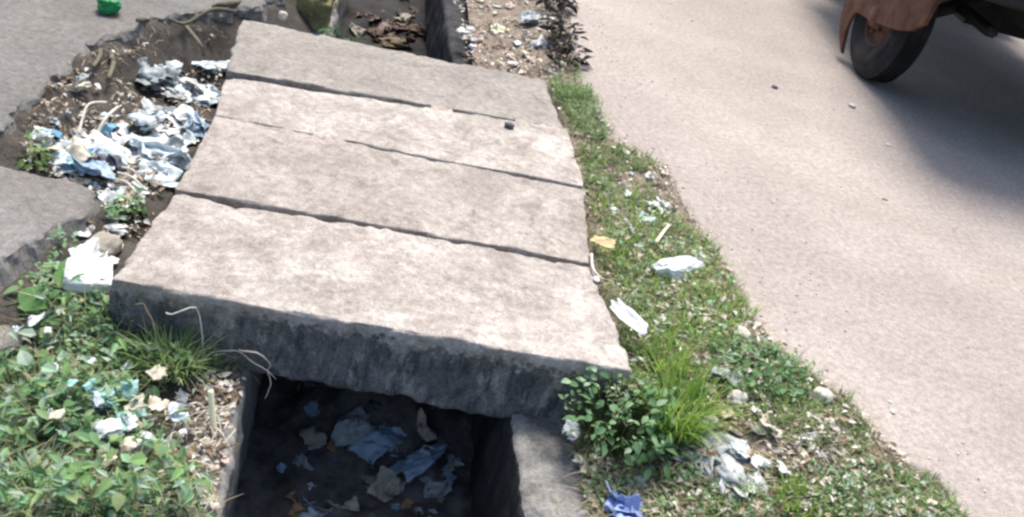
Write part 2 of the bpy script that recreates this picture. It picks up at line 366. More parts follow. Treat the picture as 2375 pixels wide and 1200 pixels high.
def h_left(x, y):
    x = np.asarray(x, float); y = np.asarray(y, float); P = np.stack([x, y, 0*x], -1)
    z = -0.15 - 0.06*sm((-y+0.05)/0.2) - 0.06*sm((y-1.0)/0.4)*sm((x+0.5)/0.3)
    z = z + fbm(P, 6, 4, 4.0)*0.03
    dY = yard_dist(x, y); z = np.maximum(z, YZ-0.022-dY*(0.55+0.35*sm((y-1.15)/.3))-0.01*fbm(P, 14, 2, 6.0))
    z = z + hump(x, y, [(215, 195, .10, .10, .05), (120, 262, .08, .06, .03), (320, 300, .10, .07, .04), (400, 240, .12, .07, .05), (410, 110, .13, .06, .03), (205, 375, .16, .08, .03), (215, 500, .07, .07, .03), (120, 570, .10, .06, .02)])
    z = np.where((x > -0.02) & (y > -0.03) & (y < 2.05), np.minimum(z, -0.215), z)
    return z
SL_Y = (-0.02, 2.02)
def ground(x, y):
    if x < 0.2: return float(h_left(np.array([x]), np.array([y]))[0])
    return float(h_right(np.array([x]), np.array([y]))[0])
def G(px, py, dz=0.0):
    """ground point under a pixel"""
    z = -0.1
    for _ in range(8):
        p = U(px, py, z); z = ground(p[0], p[1]) if p[0] < 0.2 or p[0] < edge_x(p[1]) else 0.0
    p = U(px, py, z); return np.array([p[0], p[1], z+dz])

# ------------------------------------------------------------------ the setting
xs = np.concatenate([np.linspace(-40, -3, 8), np.linspace(-2.5, -0.8, 14), np.arange(-0.78, 0.2, 0.012), [0.2, 0.21, 0.22]])
ys = np.concatenate([np.linspace(-40, -3, 8), np.linspace(-2.5, -1, 12), np.arange(-0.98, 3.2, 0.014), np.linspace(3.3, 8, 40), np.linspace(9, 40, 8)])
tag(sheet('ground', xs, ys, h_left, M['dark_soil']), kind='structure')
xs = np.concatenate([np.arange(1.0, 2.4, 0.012), np.linspace(2.45, 3.5, 8), np.linspace(5, 40, 6)])
def h_right_c(x, y): return np.where(x < in_r(y)+.05, -.95, h_right_d(x, y))
def h_right_d(x, y): return np.where(x < in_r(y)+np.where(y < .5, .19, .02)+.02*fbm(np.stack([x, y, 0*x], -1), 10, 2, 3), -0.26, np.maximum(h_right(x, y), np.where((y < -.03) | (y > 2.06), -.187+.012*fbm(np.stack([x, y, 0*x], -1), 12, 3, 7), -.5)))
tag(sheet('verge', xs, ys, h_right_c, M['soil']), 'strip of bare brown soil between the drain and the road', kind='structure')
rp = [tuple(e) for e in EDGE[_o]]
road = plate('road', [(3.2, -40), (40, -40), (40, 40), (1.2, 40)] + [(1.35, 9.0), (1.42, 6.5)] + rp[::-1] + [(2.75, -2.5), (3.0, -6)], 0.0, 0.05, M['road'], 0.014, 0.015, 3.0)
tag(road, 'dusty pinkish beige road surface with a crumbling edge', kind='structure')

def h_floor(x, y):
    P = np.stack([x, y, 0*x], -1); return -0.66 + fbm(P, 5, 4, 8)*0.05 + .20*np.exp(-((x-.72)/.3)**2-((y-.45)/.32)**2)
def drain_floor():
    xs = np.linspace(0.15, 1.2, 50); ys = np.concatenate([np.linspace(-6, -1.2, 10), np.linspace(-1.1, 4.5, 200), np.linspace(5, 14, 10)])
    def hf(x, y):
        return h_floor(x, y)
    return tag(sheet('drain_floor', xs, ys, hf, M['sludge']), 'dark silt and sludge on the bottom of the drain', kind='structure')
drain_floor()
def drain_wall(side, label):
    WT = WALL_T if side < 0 else 0.24
    ys = np.concatenate([np.linspace(-6, -1.2, 8), np.arange(-1.15, 4.5, 0.02), np.linspace(4.6, 14, 12)])
    prof = []                                                    # (offset outwards from inner face, z)
    for z in np.linspace(-0.75, -0.225, 22): prof.append((0.0, z))
    prof += [(0.004, -0.211), (0.015, -0.203)]
    for q in np.linspace(0.03, WT-0.015, 9): prof.append((q, -0.2))
    prof += [(WT-0.003, -0.205), (WT, -0.22), (WT, -0.45)]
    V = []
    for y in ys:
        for q, z in prof:
            x = in_l(y)-q if side < 0 else in_r(y)+q
            V.append((x, y, z))
    V = np.array(V); nz = fbm(V, 8, 4, 3+side)*0.012 + fbm(V, 30, 3, 5)*0.004
    V[:, 0] += nz*(-side); V[:, 2] += np.where(V[:, 2] > -0.3, fbm(V, 9, 3, 6)*0.006-0.006, 0)
    n = len(prof); F = []
    for j in range(len(ys)-1):
        for i in range(n-1):
            a, b, c, d = j*n+i, j*n+i+1, (j+1)*n+i+1, (j+1)*n+i
            F.append((a, b, c, d) if side > 0 else (a, d, c, b))
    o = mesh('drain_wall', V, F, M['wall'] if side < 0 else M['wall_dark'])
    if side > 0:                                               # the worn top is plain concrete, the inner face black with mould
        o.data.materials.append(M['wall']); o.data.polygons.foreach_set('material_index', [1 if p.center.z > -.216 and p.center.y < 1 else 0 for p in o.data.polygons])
    return tag(o, label, 'wall', 'concrete side walls of the drain', 'thing')
drain_wall(-1, 'mossy stained concrete drain wall along the weedy left side of the drain')
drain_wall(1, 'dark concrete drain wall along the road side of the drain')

st = rough_box('mossy_stump', [(.12, 2.60), (.285, 2.62), (.28, 2.80), (.115, 2.78)], [-.03, -.045, -.03, -.02], .26, M['moss'], (18, 16, 14), .03, .02, .012, 21.0)
tag(st, 'short mossy yellow brown stump standing behind the farthest slab', 'stump')
# upper left yard, broken edge; paving fragments on the left
yz = YZ
yp = [tuple(q) for q in YARD[:-2]]
tag(plate('yard_pavement', [(0.02, 12), (0.05, 5.5)] + yp + [(-2.2, 0.75), (-6, 0.9), (-30, 0.9), (-30, 12)], yz, 0.06, M['yard'], 0.03, 0.012, 5.0, slope=0.02),
    'large grey concrete yard with a broken crumbling edge, upper left', 'pavement', None, 'thing')
bz = -0.085
bp = [tuple(U(x, y, bz)[:2]) for x, y in [(-260, 352), (0, 376), (60, 398), (120, 414), (208, 432), (236, 448), (208, 488), (172, 507), (124, 541), (60, 572), (0, 606), (-260, 720)]]
tag(plate('paving_slab', bp, bz, 0.07, M['paving'], 0.022, 0.008, 7.0, slope=0.03), 'grey paving slab with a rounded corner, between blue litter and the leafy plant', 'paving', 'paving fragments on the left', 'thing')
bz2 = -0.15
bp = [tuple(U(x, y, bz2)[:2]) for x, y in [(-200, 700), (0, 628), (55, 640), (72, 690), (74, 750), (40, 790), (0, 806), (-200, 880)]]
tag(plate('paving_slab', bp, bz2, 0.06, M['paving'], 0.008, 0.015, 9.0, slope=0.0), 'lower paving slab at the left picture edge beside the broad leaves', 'paving', 'paving fragments on the left', 'thing')

# ------------------------------------------------------------------ the four cover slabs
def quad(pts, z=0.0): return [U(x, y, z) for x, y in pts]
SG = 'concrete slabs covering the drain'
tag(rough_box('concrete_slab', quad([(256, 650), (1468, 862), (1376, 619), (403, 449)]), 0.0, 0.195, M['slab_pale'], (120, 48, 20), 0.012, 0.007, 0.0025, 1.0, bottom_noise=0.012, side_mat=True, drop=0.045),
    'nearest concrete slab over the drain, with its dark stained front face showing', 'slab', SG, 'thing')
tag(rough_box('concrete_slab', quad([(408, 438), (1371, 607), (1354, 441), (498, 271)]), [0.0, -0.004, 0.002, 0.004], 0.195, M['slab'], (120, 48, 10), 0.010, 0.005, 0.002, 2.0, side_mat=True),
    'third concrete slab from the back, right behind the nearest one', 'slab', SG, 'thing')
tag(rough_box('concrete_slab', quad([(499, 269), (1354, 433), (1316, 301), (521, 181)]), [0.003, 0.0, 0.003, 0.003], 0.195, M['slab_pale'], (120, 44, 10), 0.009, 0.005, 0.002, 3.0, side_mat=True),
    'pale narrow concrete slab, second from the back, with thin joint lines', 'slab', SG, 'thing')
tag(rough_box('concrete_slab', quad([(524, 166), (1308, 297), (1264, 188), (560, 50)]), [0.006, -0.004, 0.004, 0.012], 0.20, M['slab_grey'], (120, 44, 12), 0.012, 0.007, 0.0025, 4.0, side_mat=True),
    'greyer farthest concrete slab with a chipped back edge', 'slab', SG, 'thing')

def fill(px, w, label, seed):
    V = []; F = []
    for i, (x, y) in enumerate(px):
        p = U(x, y, 0)
        for j in (-1, -.3, .3, 1): V.append((p[0], p[1]+j*w, -.006*abs(j)**2+.0015))
    V = np.array(V); V[:, 2] += fbm(V, 40, 3, seed)*.004; n = len(px)
    for i in range(n-1):
        for j in range(3): F.append((i*4+j, (i+1)*4+j, (i+1)*4+j+1, i*4+j+1))
    tag(mesh('joint_sand', V, F, M['sand']), label, kind='stuff')
lerp = lambda a, b, n: [(a[0]+(b[0]-a[0])*t, a[1]+(b[1]-a[1])*t) for t in np.linspace(0, 1, n)]
fill(lerp((520, 274), (800, 328), 60), .012, 'sand filling the left half of the joint behind the third slab', 3.0)
fill(lerp((1000, 246), (1050, 256), 20), .022, 'sand bridging the joint of the farthest slab', 5.0)
fill(lerp((1195, 280), (1300, 298), 30), .018, 'sand filling the right end of the farthest joint', 6.0)

# ------------------------------------------------------------------ the parked truck, upper right
def lathe(profile, n=40):
    """profile of (x along the axle, radius): closed ring of revolution round the local x axis"""
    m = len(profile); V = []; F = []
    for a in np.linspace(0, 2*math.pi, n, endpoint=False):
        for x, r in profile: V.append((x, r*math.cos(a), r*math.sin(a)))
    for j in range(n):
        for i in range(m-1):
            F.append((j*m+i, ((j+1) % n)*m+i, ((j+1) % n)*m+i+1, j*m+i+1))
    return V, F
def tube(pts, r0, r1, n=6):
    pts = np.array(pts, float); V = []; F = []; m = len(pts)
    for i in range(m):
        d = pts[min(i+1, m-1)]-pts[max(i-1, 0)]; d /= np.linalg.norm(d)+1e-9
        a = np.cross(d, [0.3, 0.2, 0.93]); a /= np.linalg.norm(a)+1e-9; b = np.cross(d, a); r = r0+(r1-r0)*i/(m-1)
        for k in range(n):
            t = 2*math.pi*k/n; V.append(pts[i]+r*(a*math.cos(t)+b*math.sin(t)))
    for i in range(m-1):
        for k in range(n): F.append((i*n+k, i*n+(k+1) % n, (i+1)*n+(k+1) % n, (i+1)*n+k))
    F.append(tuple(range(n-1, -1, -1))); F.append(tuple((m-1)*n+k for k in range(n)))
    return np.array(V), F
def bev_box(name, lo, hi, mat, parent, bev=0.02, shape=None):
    bm = bmesh.new(); bmesh.ops.create_cube(bm, size=1.0)
    lo, hi = Vector(lo), Vector(hi)
    for v in bm.verts: v.co = Vector([lo[i]+(v.co[i]+0.5)*(hi[i]-lo[i]) for i in range(3)])
    if shape: shape(bm)
    bmesh.ops.bevel(bm, geom=bm.edges[:], offset=bev, segments=2, affect='EDGES', clamp_overlap=True)
    me = bpy.data.meshes.new(name); bm.to_mesh(me); bm.free(); me.materials.append(mat)
    return link(bpy.data.objects.new(name, me), parent)
def truck():
    hd = math.radians(9); TOE = math.radians(6); R = 0.36; RT = 0.36; TR = 1.8; TH = 0.19
    c, s = math.cos(hd), math.sin(hd); wx, wy = 3.42, 3.25
    root = empty('parked_truck', (wx + TR/2*c, wy - TR/2*s, 0), -hd)
    tag(root, 'parked truck with a rusty wheel rim and black tyre at the upper right', 'truck')
    def wheel(x, y, sgn):
        t = empty('wheel', (x, y, RT)); t.parent = root
        t.rotation_euler = (0, 0, (math.pi if sgn > 0 else 0.0) + (TOE if y == 0 else 0))
        w = TH/2; k = RT/0.5
        prof = [(-w+0.035, 0.235), (-w+0.012, 0.27), (-w-.004, 0.34), (-w-.002, .385), (-w+.006, .39), (-w+0.006, 0.42), (-w+0.018, 0.465), (-w+0.04, 0.492)]
        for q in np.linspace(-w+.055, w-.055, 4): prof += [(q-.014, 0.5), (q-.011, 0.478), (q+.011, 0.478), (q+.014, 0.5)]
        prof += [(w-0.04, 0.492), (w-0.018, 0.465), (w, 0.38), (w-0.02, 0.24)]
        V, F = lathe([(q, r_*k) for q, r_ in prof], 72); mesh('tyre', V, F, M['rubber'], t)
        rp_ = [(-w+0.028, 0.243), (-w+0.018, 0.236), (-w+0.03, 0.226), (-w+0.06, 0.218), (-w+0.065, 0.18), (-w+0.03, 0.145), (-w+0.02, 0.10), (-w-0.02, 0.095), (-w-0.03, 0.075), (-w-0.035, 0.0)]
        V, F = lathe([(q, r_*k) for q, r_ in rp_], 48); mesh('rim', V, F, M['rust'], t)
        for j in range(8):
            a = j*math.pi/4; V, F = lathe([(-w+0.0, 0.0), (-w+0.0, 0.012), (-w+0.04, 0.014)], 6)
            o = mesh('wheel_nut', V, F, M['rust'], t, smooth=False); o.location = (0, 0.125*k*math.cos(a), 0.125*k*math.sin(a))
        return t
    def guard(t, sg):
        x = y = 0.0; sg = -1
        """rusty side plate of the mud guard: a narrow lip reaches down in front of the tyre, the tyre shows below its lower edge"""
        top = [(.48*math.cos(a), .49+.48*math.sin(a)) for a in np.radians(np.linspace(-66, 40, 22))]
        low = [(-.62, .74), (-.60, .50), (-.50, .43), (-.36, .385), (-.2, .355), (-.04, .33), (.10, .315), (.20, .31), (.245, .29), (.262, .24), (.258, .18), (.235, .12), (.205, .06)]
        poly = top + low; n = len(poly); V = []; F = []
        for d in (0.0, 0.022):
            for q, z in poly: V.append((x+sg*(TH/2+.03-d) + .004*math.sin(9*q+7*z), y+q, z-RT))
        for i in range(n):
            j = (i+1) % n; F.append((i, j, n+j, n+i) if sg < 0 else (i, n+i, n+j, j))
        F.append(tuple(range(n))); F.append(tuple(reversed(range(n, 2*n))))
        bm = bmesh.new(); vs = [bm.verts.new(v) for v in V]; [bm.faces.new([vs[i] for i in f]) for f in F]
        bmesh.ops.recalc_face_normals(bm, faces=bm.faces[:]); bmesh.ops.triangulate(bm, faces=[f for f in bm.faces if len(f.verts) > 4])
        me = bpy.data.meshes.new('mud_guard'); bm.to_mesh(me); bm.free(); me.materials.append(M['rust']); link(bpy.data.objects.new('mud_guard', me), t)
    for x, sg in ((-TR/2, -1), (TR/2, 1)):
        guard(wheel(x, 0, sg), sg); wheel(x, 2.8, sg)
        V, F = lathe([(-0.03, 0.0), (-0.03, 0.16), (0.03, 0.16), (0.03, 0.0)], 24)
        d = mesh('brake_drum', V, F, M['chassis'], root); d.location = (x-sg*0.09, 0, R)
        bev_box('chassis_rail', (sg*0.42-0.05, -0.8, 0.60), (sg*0.42+0.05, 3.6, 0.735), M['chassis'], root, 0.01)
        bev_box('leaf_spring', (sg*0.56-0.035, -0.5, 0.50), (sg*0.56+0.035, 0.6, 0.55), M['chassis'], root, 0.012)
        bev_box('tail_lamp', (sg*0.7-0.09, -0.985, 1.05), (sg*0.7+0.09, -0.955, 1.15), M['lamp'], root, 0.01)
    V, F = lathe([(-TR/2+0.1, 0.0), (-TR/2+0.1, 0.045), (TR/2-0.1, 0.045), (TR/2-0.1, 0.0)], 24)
    o = mesh('axle', V, F, M['chassis'], root); o.location = (0, 2.8, R)
    for sg in (-1, 1):
        V, F = tube([(sg*(TR/2-.09), 0, R), (sg*(TR/2-.2), 0, R+.1), (sg*.42, 0, .63)], .035, .045, 10); mesh('suspension_arm', V, F, M['chassis'], root)
    B0, B1 = -TR/2-.17, TR/2+.55  # bed widened past the wheels to spread and deepen its shadow
    bev_box('cargo_bed', (B0, -0.95, 0.74), (B1, 2.05, 0.80), M['chassis'], root, 0.012)
    for k in range(5):
        for y0, nm in ((B0-.012, 'side_board'),): bev_box(nm, (B0, -0.95, 0.805+k*.13), (B0+.03, 2.05, 0.92+k*.13), M['paint'], root, 0.006)
        bev_box('side_board', (B1-.03, -0.95, 0.805+k*.13), (B1, 2.05, 0.92+k*.13), M['paint'], root, 0.006)
        bev_box('tail_board', (B0+.035, -0.95, 0.805+k*.13), (B1-.035, -.92, 0.92+k*.13), M['paint'], root, 0.006)
    bev_box('underbody_light_block', (-.30, .55, .34), (.30, 1.5, .55), M['chassis'], root, .05)  # added block, keeps skylight off the road under the bed
    bev_box('side_light_block', (.55, .5, .36), (1.2, 1.6, .69), M['chassis'], root, .03)  # another added block, deepens the shade under the right side
    def cabshape(bm):
        for v in bm.verts:
            if v.co.z > 1.5 and v.co.y > 3: v.co.y -= 0.3
    bev_box('cab', (-0.88, 2.15, 0.75), (0.88, 3.7, 2.2), M['paint'], root, 0.06, cabshape)
    for x in (-0.885, 0.877): bev_box('window', (x, 2.45, 1.5), (x+0.008, 3.2, 2.0), M['glass'], root, 0.003)
    bev_box('windscreen', (-0.75, 3.56, 1.5), (0.75, 3.58, 2.05), M['glass'], root, 0.005, lambda bm: [setattr(v.co, 'y', v.co.y+(0.01 if v.co.z < 1.7 else -0.10)) for v in bm.verts])
    bev_box('bumper', (-0.88, 3.71, 0.5), (0.88, 3.79, 0.7), M['chassis'], root, 0.02)
truck()

# ------------------------------------------------------------------ litter
def ico(sub):
    bm = bmesh.new(); bmesh.ops.create_icosphere(bm, subdivisions=sub, radius=1.0)
    V = np.array([v.co[:] for v in bm.verts]); F = [tuple(v.index for v in f.verts) for f in bm.faces]; bm.free(); return V, F
ICO4, ICO3, ICO2, ICO1 = ico(5), ico(4), ico(3), ico(2)
def rotz(V, a):
    c, s = math.cos(a), math.sin(a); R = np.array([[c, -s, 0], [s, c, 0], [0, 0, 1]]); return V @ R.T
def place(name, V, F, mat, p, sink=0.003, smooth=False, parent=None):
    V = V.copy(); V[:, 2] -= V[:, 2].min()
    o = mesh(name, V, F, mat, parent, smooth); o.location = (p[0], p[1], p[2]-sink); return o
def creases(V, seed, n=26, amp=.5):
    rr = np.random.default_rng(int(seed*10)+1); z = np.zeros(len(V))
    for k in range(n):
        d = rr.normal(size=3); d /= np.linalg.norm(d); z += np.abs(V @ d - rr.uniform(-.9, .9))*rr.choice([-1, 1])*rr.uniform(.4, 1)
    return (z-z.mean())/(z.std()+1e-6)*amp
def bag(name, p, sx, sy, sz, rz, mat, seed, amp=0.45, tilt=0.0, base=ICO4):
    V, F = base; V = V.copy()
    n = ridged(V, 1.7, 4, seed)*amp*0.5 + creases(V, seed, 9, .16) + fbm(V, 0.9, 2, seed+5)*amp; n = np.maximum(n, -.75)
    V = V*(1+n)[:, None]; V[:, 2] = np.where(V[:, 2] < -0.35, -0.35+(V[:, 2]+0.35)*0.1, V[:, 2])
    V = V*np.array([sx, sy, sz])*0.5
    V[:, 2] += V[:, 0]*tilt
    return place(name, rotz(V, rz), F, mat, p, sink=0.004)
def film(name, p, sx, sy, sz, rz, mat, seed, sheets=5, core=True):
    """crumpled plastic film: several creased folds of one bag round a small crushed body"""
    rr = np.random.default_rng(int(seed*7)+3); AV = []; AF = []; k0 = 0
    n = 15; t = np.linspace(-1, 1, n); X, Y = np.meshgrid(t, t)
    for q in range(sheets):
        P = np.column_stack([X.ravel(), Y.ravel(), np.zeros(n*n)]); ln = np.maximum(np.linalg.norm(P, axis=1), 1e-6)
        P *= (1+.28*fbm(P/ln[:, None], 1.3, 3, seed+q*3))[:, None]
        P[:, 2] = creases(P, seed+q*1.7, 9, .30) + fbm(P, 2.2, 2, seed+q)*.25
        a, b, c = rr.uniform(-.9, .9), rr.uniform(-.5, .5), rr.uniform(0, 6.28)
        R = np.array(Matrix.Rotation(c, 3, 'Z') @ Matrix.Rotation(a, 3, 'X') @ Matrix.Rotation(b, 3, 'Y'))
        P = P @ R.T * rr.uniform(.45, .75) + np.array([rr.uniform(-.55, .55), rr.uniform(-.55, .55), rr.uniform(-.2, .35)])
        AV.append(P); AF += [(k0+j*n+i, k0+j*n+i+1, k0+(j+1)*n+i+1, k0+(j+1)*n+i) for j in range(n-1) for i in range(n-1)]; k0 += n*n
    if core:
        V, F = ICO2; V = V*(1+ridged(V, 1.7, 3, seed)*.3)[:, None]*np.array([.55, .5, .4]); AV.append(V); AF += [tuple(i+k0 for i in f) for f in F]
    V = np.concatenate(AV)*np.array([sx, sy, sz])*.62; V[:, 2] = np.maximum(V[:, 2], np.quantile(V[:, 2], .12))
    o = place(name, rotz(V, rz), AF, mat, p, sink=.006, smooth=True)
    md = o.modifiers.new('thickness', 'SOLIDIFY'); md.thickness = .0012
    return o
def scrap(name, p, sx, sy, hgt, rz, mat, seed, n=26, torn=0.35, th=0.0016):
    t = np.linspace(-1, 1, n); X, Y = np.meshgrid(t, t); P = np.column_stack([X.ravel(), Y.ravel(), np.zeros(n*n)])
    q = np.maximum(np.abs(P[:, 0]), np.abs(P[:, 1])); ln = np.maximum(np.linalg.norm(P[:, :2], axis=1), 1e-6)
    P[:, :2] *= (0.45*q/ln + 0.55)[:, None]
    dirn = P/np.maximum(np.linalg.norm(P, axis=1), 1e-6)[:, None]
    P[:, :2] *= (1+torn*fbm(dirn, 1.6, 3, seed))[:, None]
    z = creases(P, seed+1, 16, .45) + fbm(P, 2.4, 2, seed+3)*0.25
    V = np.column_stack([P[:, 0]*sx/2, P[:, 1]*sy/2, z*hgt*0.5])
    V[:, 0] += fbm(P, 2, 2, seed+8)*sx*0.08; V[:, 2] -= V[:, 2].min()
    nn = n*n; V2 = np.concatenate([V, V-np.array([0, 0, th])]); F = []
    for j in range(n-1):
        for i in range(n-1):
            a, b, c, d = j*n+i, j*n+i+1, (j+1)*n+i+1, (j+1)*n+i
            F.append((a, b, c, d)); F.append((a+nn, d+nn, c+nn, b+nn))
    ring = [i for i in range(n)] + [j*n+n-1 for j in range(1, n)] + [(n-1)*n+i for i in range(n-2, -1, -1)] + [j*n for j in range(n-2, 0, -1)]
    for k in range(len(ring)):
        a, b = ring[k], ring[(k+1) % len(ring)]; F.append((a, a+nn, b+nn, b))
    return place(name, rotz(V2, rz), F, mat, p, sink=0.002, smooth=True)
def rock(name, p, sx, sy, sz, rz, mat, seed, base=ICO3):
    V, F = base; V = V*(1+fbm(V, 1.2, 4, seed)*0.22)[:, None]*np.array([sx, sy, sz])*0.5
    return place(name, rotz(V, rz), F, mat, p, sink=sz*0.15, smooth=True)
def smooth_path(ps, n=14):
    ps = np.array(ps, float); t = np.linspace(0, len(ps)-1, n); out = []
    for q in t:
        i = min(int(q), len(ps)-2); u = q-i
        p0, p1, p2, p3 = ps[max(i-1, 0)], ps[i], ps[i+1], ps[min(i+2, len(ps)-1)]
        out.append(0.5*((2*p1)+(-p0+p2)*u+(2*p0-5*p1+4*p2-p3)*u*u+(-p0+3*p1-3*p2+p3)*u**3))
    return np.array(out)
def stem(name, ps, r0, r1, mat, n=14):
    P = smooth_path(ps, n); o0 = P[0].copy(); V, F = tube(P-o0, r0, r1); o = mesh(name, V, F, mat); o.location = o0; return o

BAGS = [  # name, px, py, width px, depth px, height factor, turn, material, label, category, amp
 ('plastic_bag', 458, 208, 120, 60, .45, -.25, 'bluewhite', 'flat white plastic bag lying against the left end of the second slab', 'bag', .5),
 ('plastic_bag', 348, 172, 66, 58, .8, .3, 'greyplastic', 'crumpled grey plastic bag below the broken yard edge', 'bag', .7),
 ('plastic_bag', 388, 262, 70, 40, .5, .2, 'greyplastic', 'dull grey plastic bag between the white sheet and the blue scrap', 'bag', .6),
 ('plastic_bag', 452, 280, 44, 56, .6, .1, 'paleblue', 'pale blue plastic scrap wedged beside the third slab end', 'bag', .6),
 ('plastic_bag', 372, 342, 110, 70, .6, .4, 'bluewhite', 'crumpled bluish white plastic bag beside the third slab', 'bag', .7),
 ('plastic_bag', 374, 402, 74, 66, .6, 1.0, 'bluewhite', 'lowest bluish white plastic bag touching the slab corner joint', 'bag', .65),
 ('plastic_bag', 212, 340, 150, 66, .5, -.1, 'white', 'largest white plastic bag in the litter heap on the left', 'bag', .6),
 ('plastic_bag', 132, 348, 60, 56, .6, .5, 'bluewhite', 'pale bag at the left end of the litter heap', 'bag', .6),
 ('plastic_bag', 152, 374, 46, 40, .7, .2, 'cyan', 'bright cyan plastic scrap on the litter heap', 'bag', .6),
 ('plastic_bag', 205, 382, 76, 40, .6, -.2, 'paleblue', 'pale blue plastic bag in front of the large white one', 'bag', .6),
 ('plastic_bag', 195, 414, 70, 32, .6, .1, 'cream', 'cream wrapper below the cyan scrap by the paving slab', 'wrapper', .5),
 ('plastic_scrap', 262, 366, 44, 54, .7, .8, 'darkgrey', 'dark grey plastic piece right of the large white bag', 'scrap', .5),
 ('plastic_bag', 262, 522, 84, 34, .6, -.2, 'white', 'white plastic scrap just left of the nearest slab, above the stone', 'scrap', .6),
 ('plastic_bag', 196, 592, 52, 100, .9, .1, 'white', 'tall white plastic bag standing behind the foam box', 'bag', .35),
 ('plastic_bag', 1532, 470, 56, 42, .6, .5, 'white', 'white plastic scrap at the top of the wide grass patch', 'scrap', .6),
 ('plastic_bag', 1494, 506, 38, 30, .7, .5, 'bluewhite', 'pale green white scrap in the grass below another white scrap', 'scrap', .5),
 ('plastic_bag', 1566, 624, 104, 44, .7, .22, 'white', 'rolled white plastic bag lying in the middle of the verge grass', 'bag', .3),
 ('plastic_bag', 1624, 592, 42, 32, .7, .3, 'white', 'small white scrap between the rolled bag and the road edge', 'scrap', .5),
 ('plastic_bag', 1690, 1066, 84, 120, .6, .5, 'dirtywhite', 'torn grey white plastic bag on the bank near the bottom', 'bag', .6),
 ('plastic_bag', 1716, 1036, 46, 50, .8, .9, 'white', 'white peak of plastic above the torn grey bag', 'bag', .6),
 ('plastic_bag', 1458, 1168, 92, 72, .8, .4, 'blue', 'blue plastic bag on the bank at the bottom', 'bag', .7),
 ('plastic_bag', 1408, 1182, 36, 40, .7, .2, 'bluewhite', 'pale scrap beside the blue bag at the bottom', 'scrap', .6),
 ('plastic_bag', 1328, 986, 34, 50, .9, .2, 'white', 'white scrap at the right lower corner of the nearest slab', 'scrap', .6),
 ('plastic_bag', 1246, 98, 46, 34, .7, .3, 'white', 'bright white scrap beside the road edge at the top', 'scrap', .6),
 ('plastic_bag', 1238, 40, 58, 42, .6, .5, 'greyplastic', 'greyish plastic scrap at the top near the purple leaves', 'scrap', .6),
 ('paper_scrap', 1166, 64, 52, 28, .6, .1, 'limepaper', 'pale lime wrapper on the bare soil beyond the slabs', 'wrapper', .45),
 ('paper_scrap', 1960, 1066, 110, 44, .4, -.3, 'pinkpaper', 'pinkish crumpled paper in the bottom grass near the road', 'paper', .5),
 ('paper_scrap', 1640, 1186, 70, 40, .5, .4, 'cream', 'cream paper scrap at the bottom edge right of the blue bag', 'paper', .5),
 ('plastic_scrap', 206, 916, 52, 42, .6, -.6, 'teal', 'pale teal plastic scrap in the weeds on the left', 'scrap', .6),
]
for k, (nm, x, y, w, d, hf, rz, mt, lb, ct, am) in enumerate(BAGS):
    p = G(x, y+0.25*d); s = 1.0/ppm(p)
    if k in (13, 16): o = bag(nm, p, w*s*1.08, d*s*1.25, min(w, d)*s*hf*1.3, rz, M[mt], 3.1*k+1, am, base=ICO4 if w > 60 else ICO3)
    else: o = film(nm, p, w*s*1.05, d*s*1.25, min(w, d)*s*hf*1.3, rz, M[mt], 3.1*k+1, 9 if k in (18, 19, 20) else 7 if w > 90 else 5)
    tag(o, lb, ct, 'plastic and paper litter')
# foam box: base and lid
p = G(205, 690); s = 1/ppm(p); fb = empty('foam_box', p, 0.2); tag(fb, 'white foam food box with a flat top beside the nearest slab corner', 'box', 'plastic and paper litter')
a, b = 52*s, 46*s
o = rough_box('box_base', [(-a*.8, -b*.8), (a*.8, -b*.8), (a*.8, b*.8), (-a*.8, b*.8)], 0.048, 0.05, M['white'], (14, 12, 8), 0.008, 0.003, 0.001, 5.0, parent=fb)
o = rough_box('box_lid', [(-a, -b), (a, -b), (a*.95, b), (-a*.95, b)], [0.082, 0.085, 0.092, 0.088], 0.032, M['white'], (16, 14, 8), 0.009, 0.004, 0.002, 6.0, parent=fb)
# flat scraps
for k, (nm, p, w, d, h, rz, mt, lb, ct) in enumerate([
 ('plastic_strip', U(1456, 742, .004), .15, .045, .03, -1.02, 'white', 'long crumpled white plastic strip on the right end of the nearest slab', 'plastic strip'),
 ('plastic_sheet', G(486, 168), .16, .07, .05, .7, 'bluewhite', 'torn pale blue plastic sheet sticking up beside the gap of the farthest slab', 'plastic sheet'),
 ('plastic_strip', G(136, 808), .12, .022, .02, -1.0, 'paleblue', 'narrow pale blue plastic strip lying in the weeds on the left', 'plastic strip'),
 ('dead_leaf', G(212, 828), .05, .035, .02, .4, 'orangeleaf', 'orange brown dead leaf in the weeds left of the slab front', 'leaf'),
 ('dead_leaf', G(392, 1075), .06, .035, .035, .6, 'brownleaf', 'curled brown dead leaf below the heap of pale stems', 'leaf'),
 ('dead_leaf', U(1392, 566, 0.0), .085, .05, .02, -.4, 'yellowleaf', 'yellow dry leaf on the right end of the third slab', 'leaf'),
 ('dead_leaf', G(1408, 590), .06, .03, .03, .5, 'yellowleaf', 'yellow dry leaf curled in the grass beside the third slab joint', 'leaf'),
 ('plastic_sheet', G(1560, 572), .07, .05, .02, .4, 'greyplastic', 'thin grey plastic sheet above the rolled white bag', 'plastic sheet'),
 ('paper_scrap', G(1468, 640), .03, .02, .01, .4, 'cream', 'small cream paper scrap in the grass left of the rolled bag', 'paper'),
 ('plastic_sheet', G(1690, 870), .10, .08, .025, .9, 'greyplastic', 'greyish plastic sheet half hidden in weeds by the road edge', 'plastic sheet'),
]):
    tag(scrap(nm, p, w, d, h, rz, M[mt], 7.7*k+2, torn=.08 if nm == 'plastic_strip' else .35), lb, ct, 'plastic and paper litter')
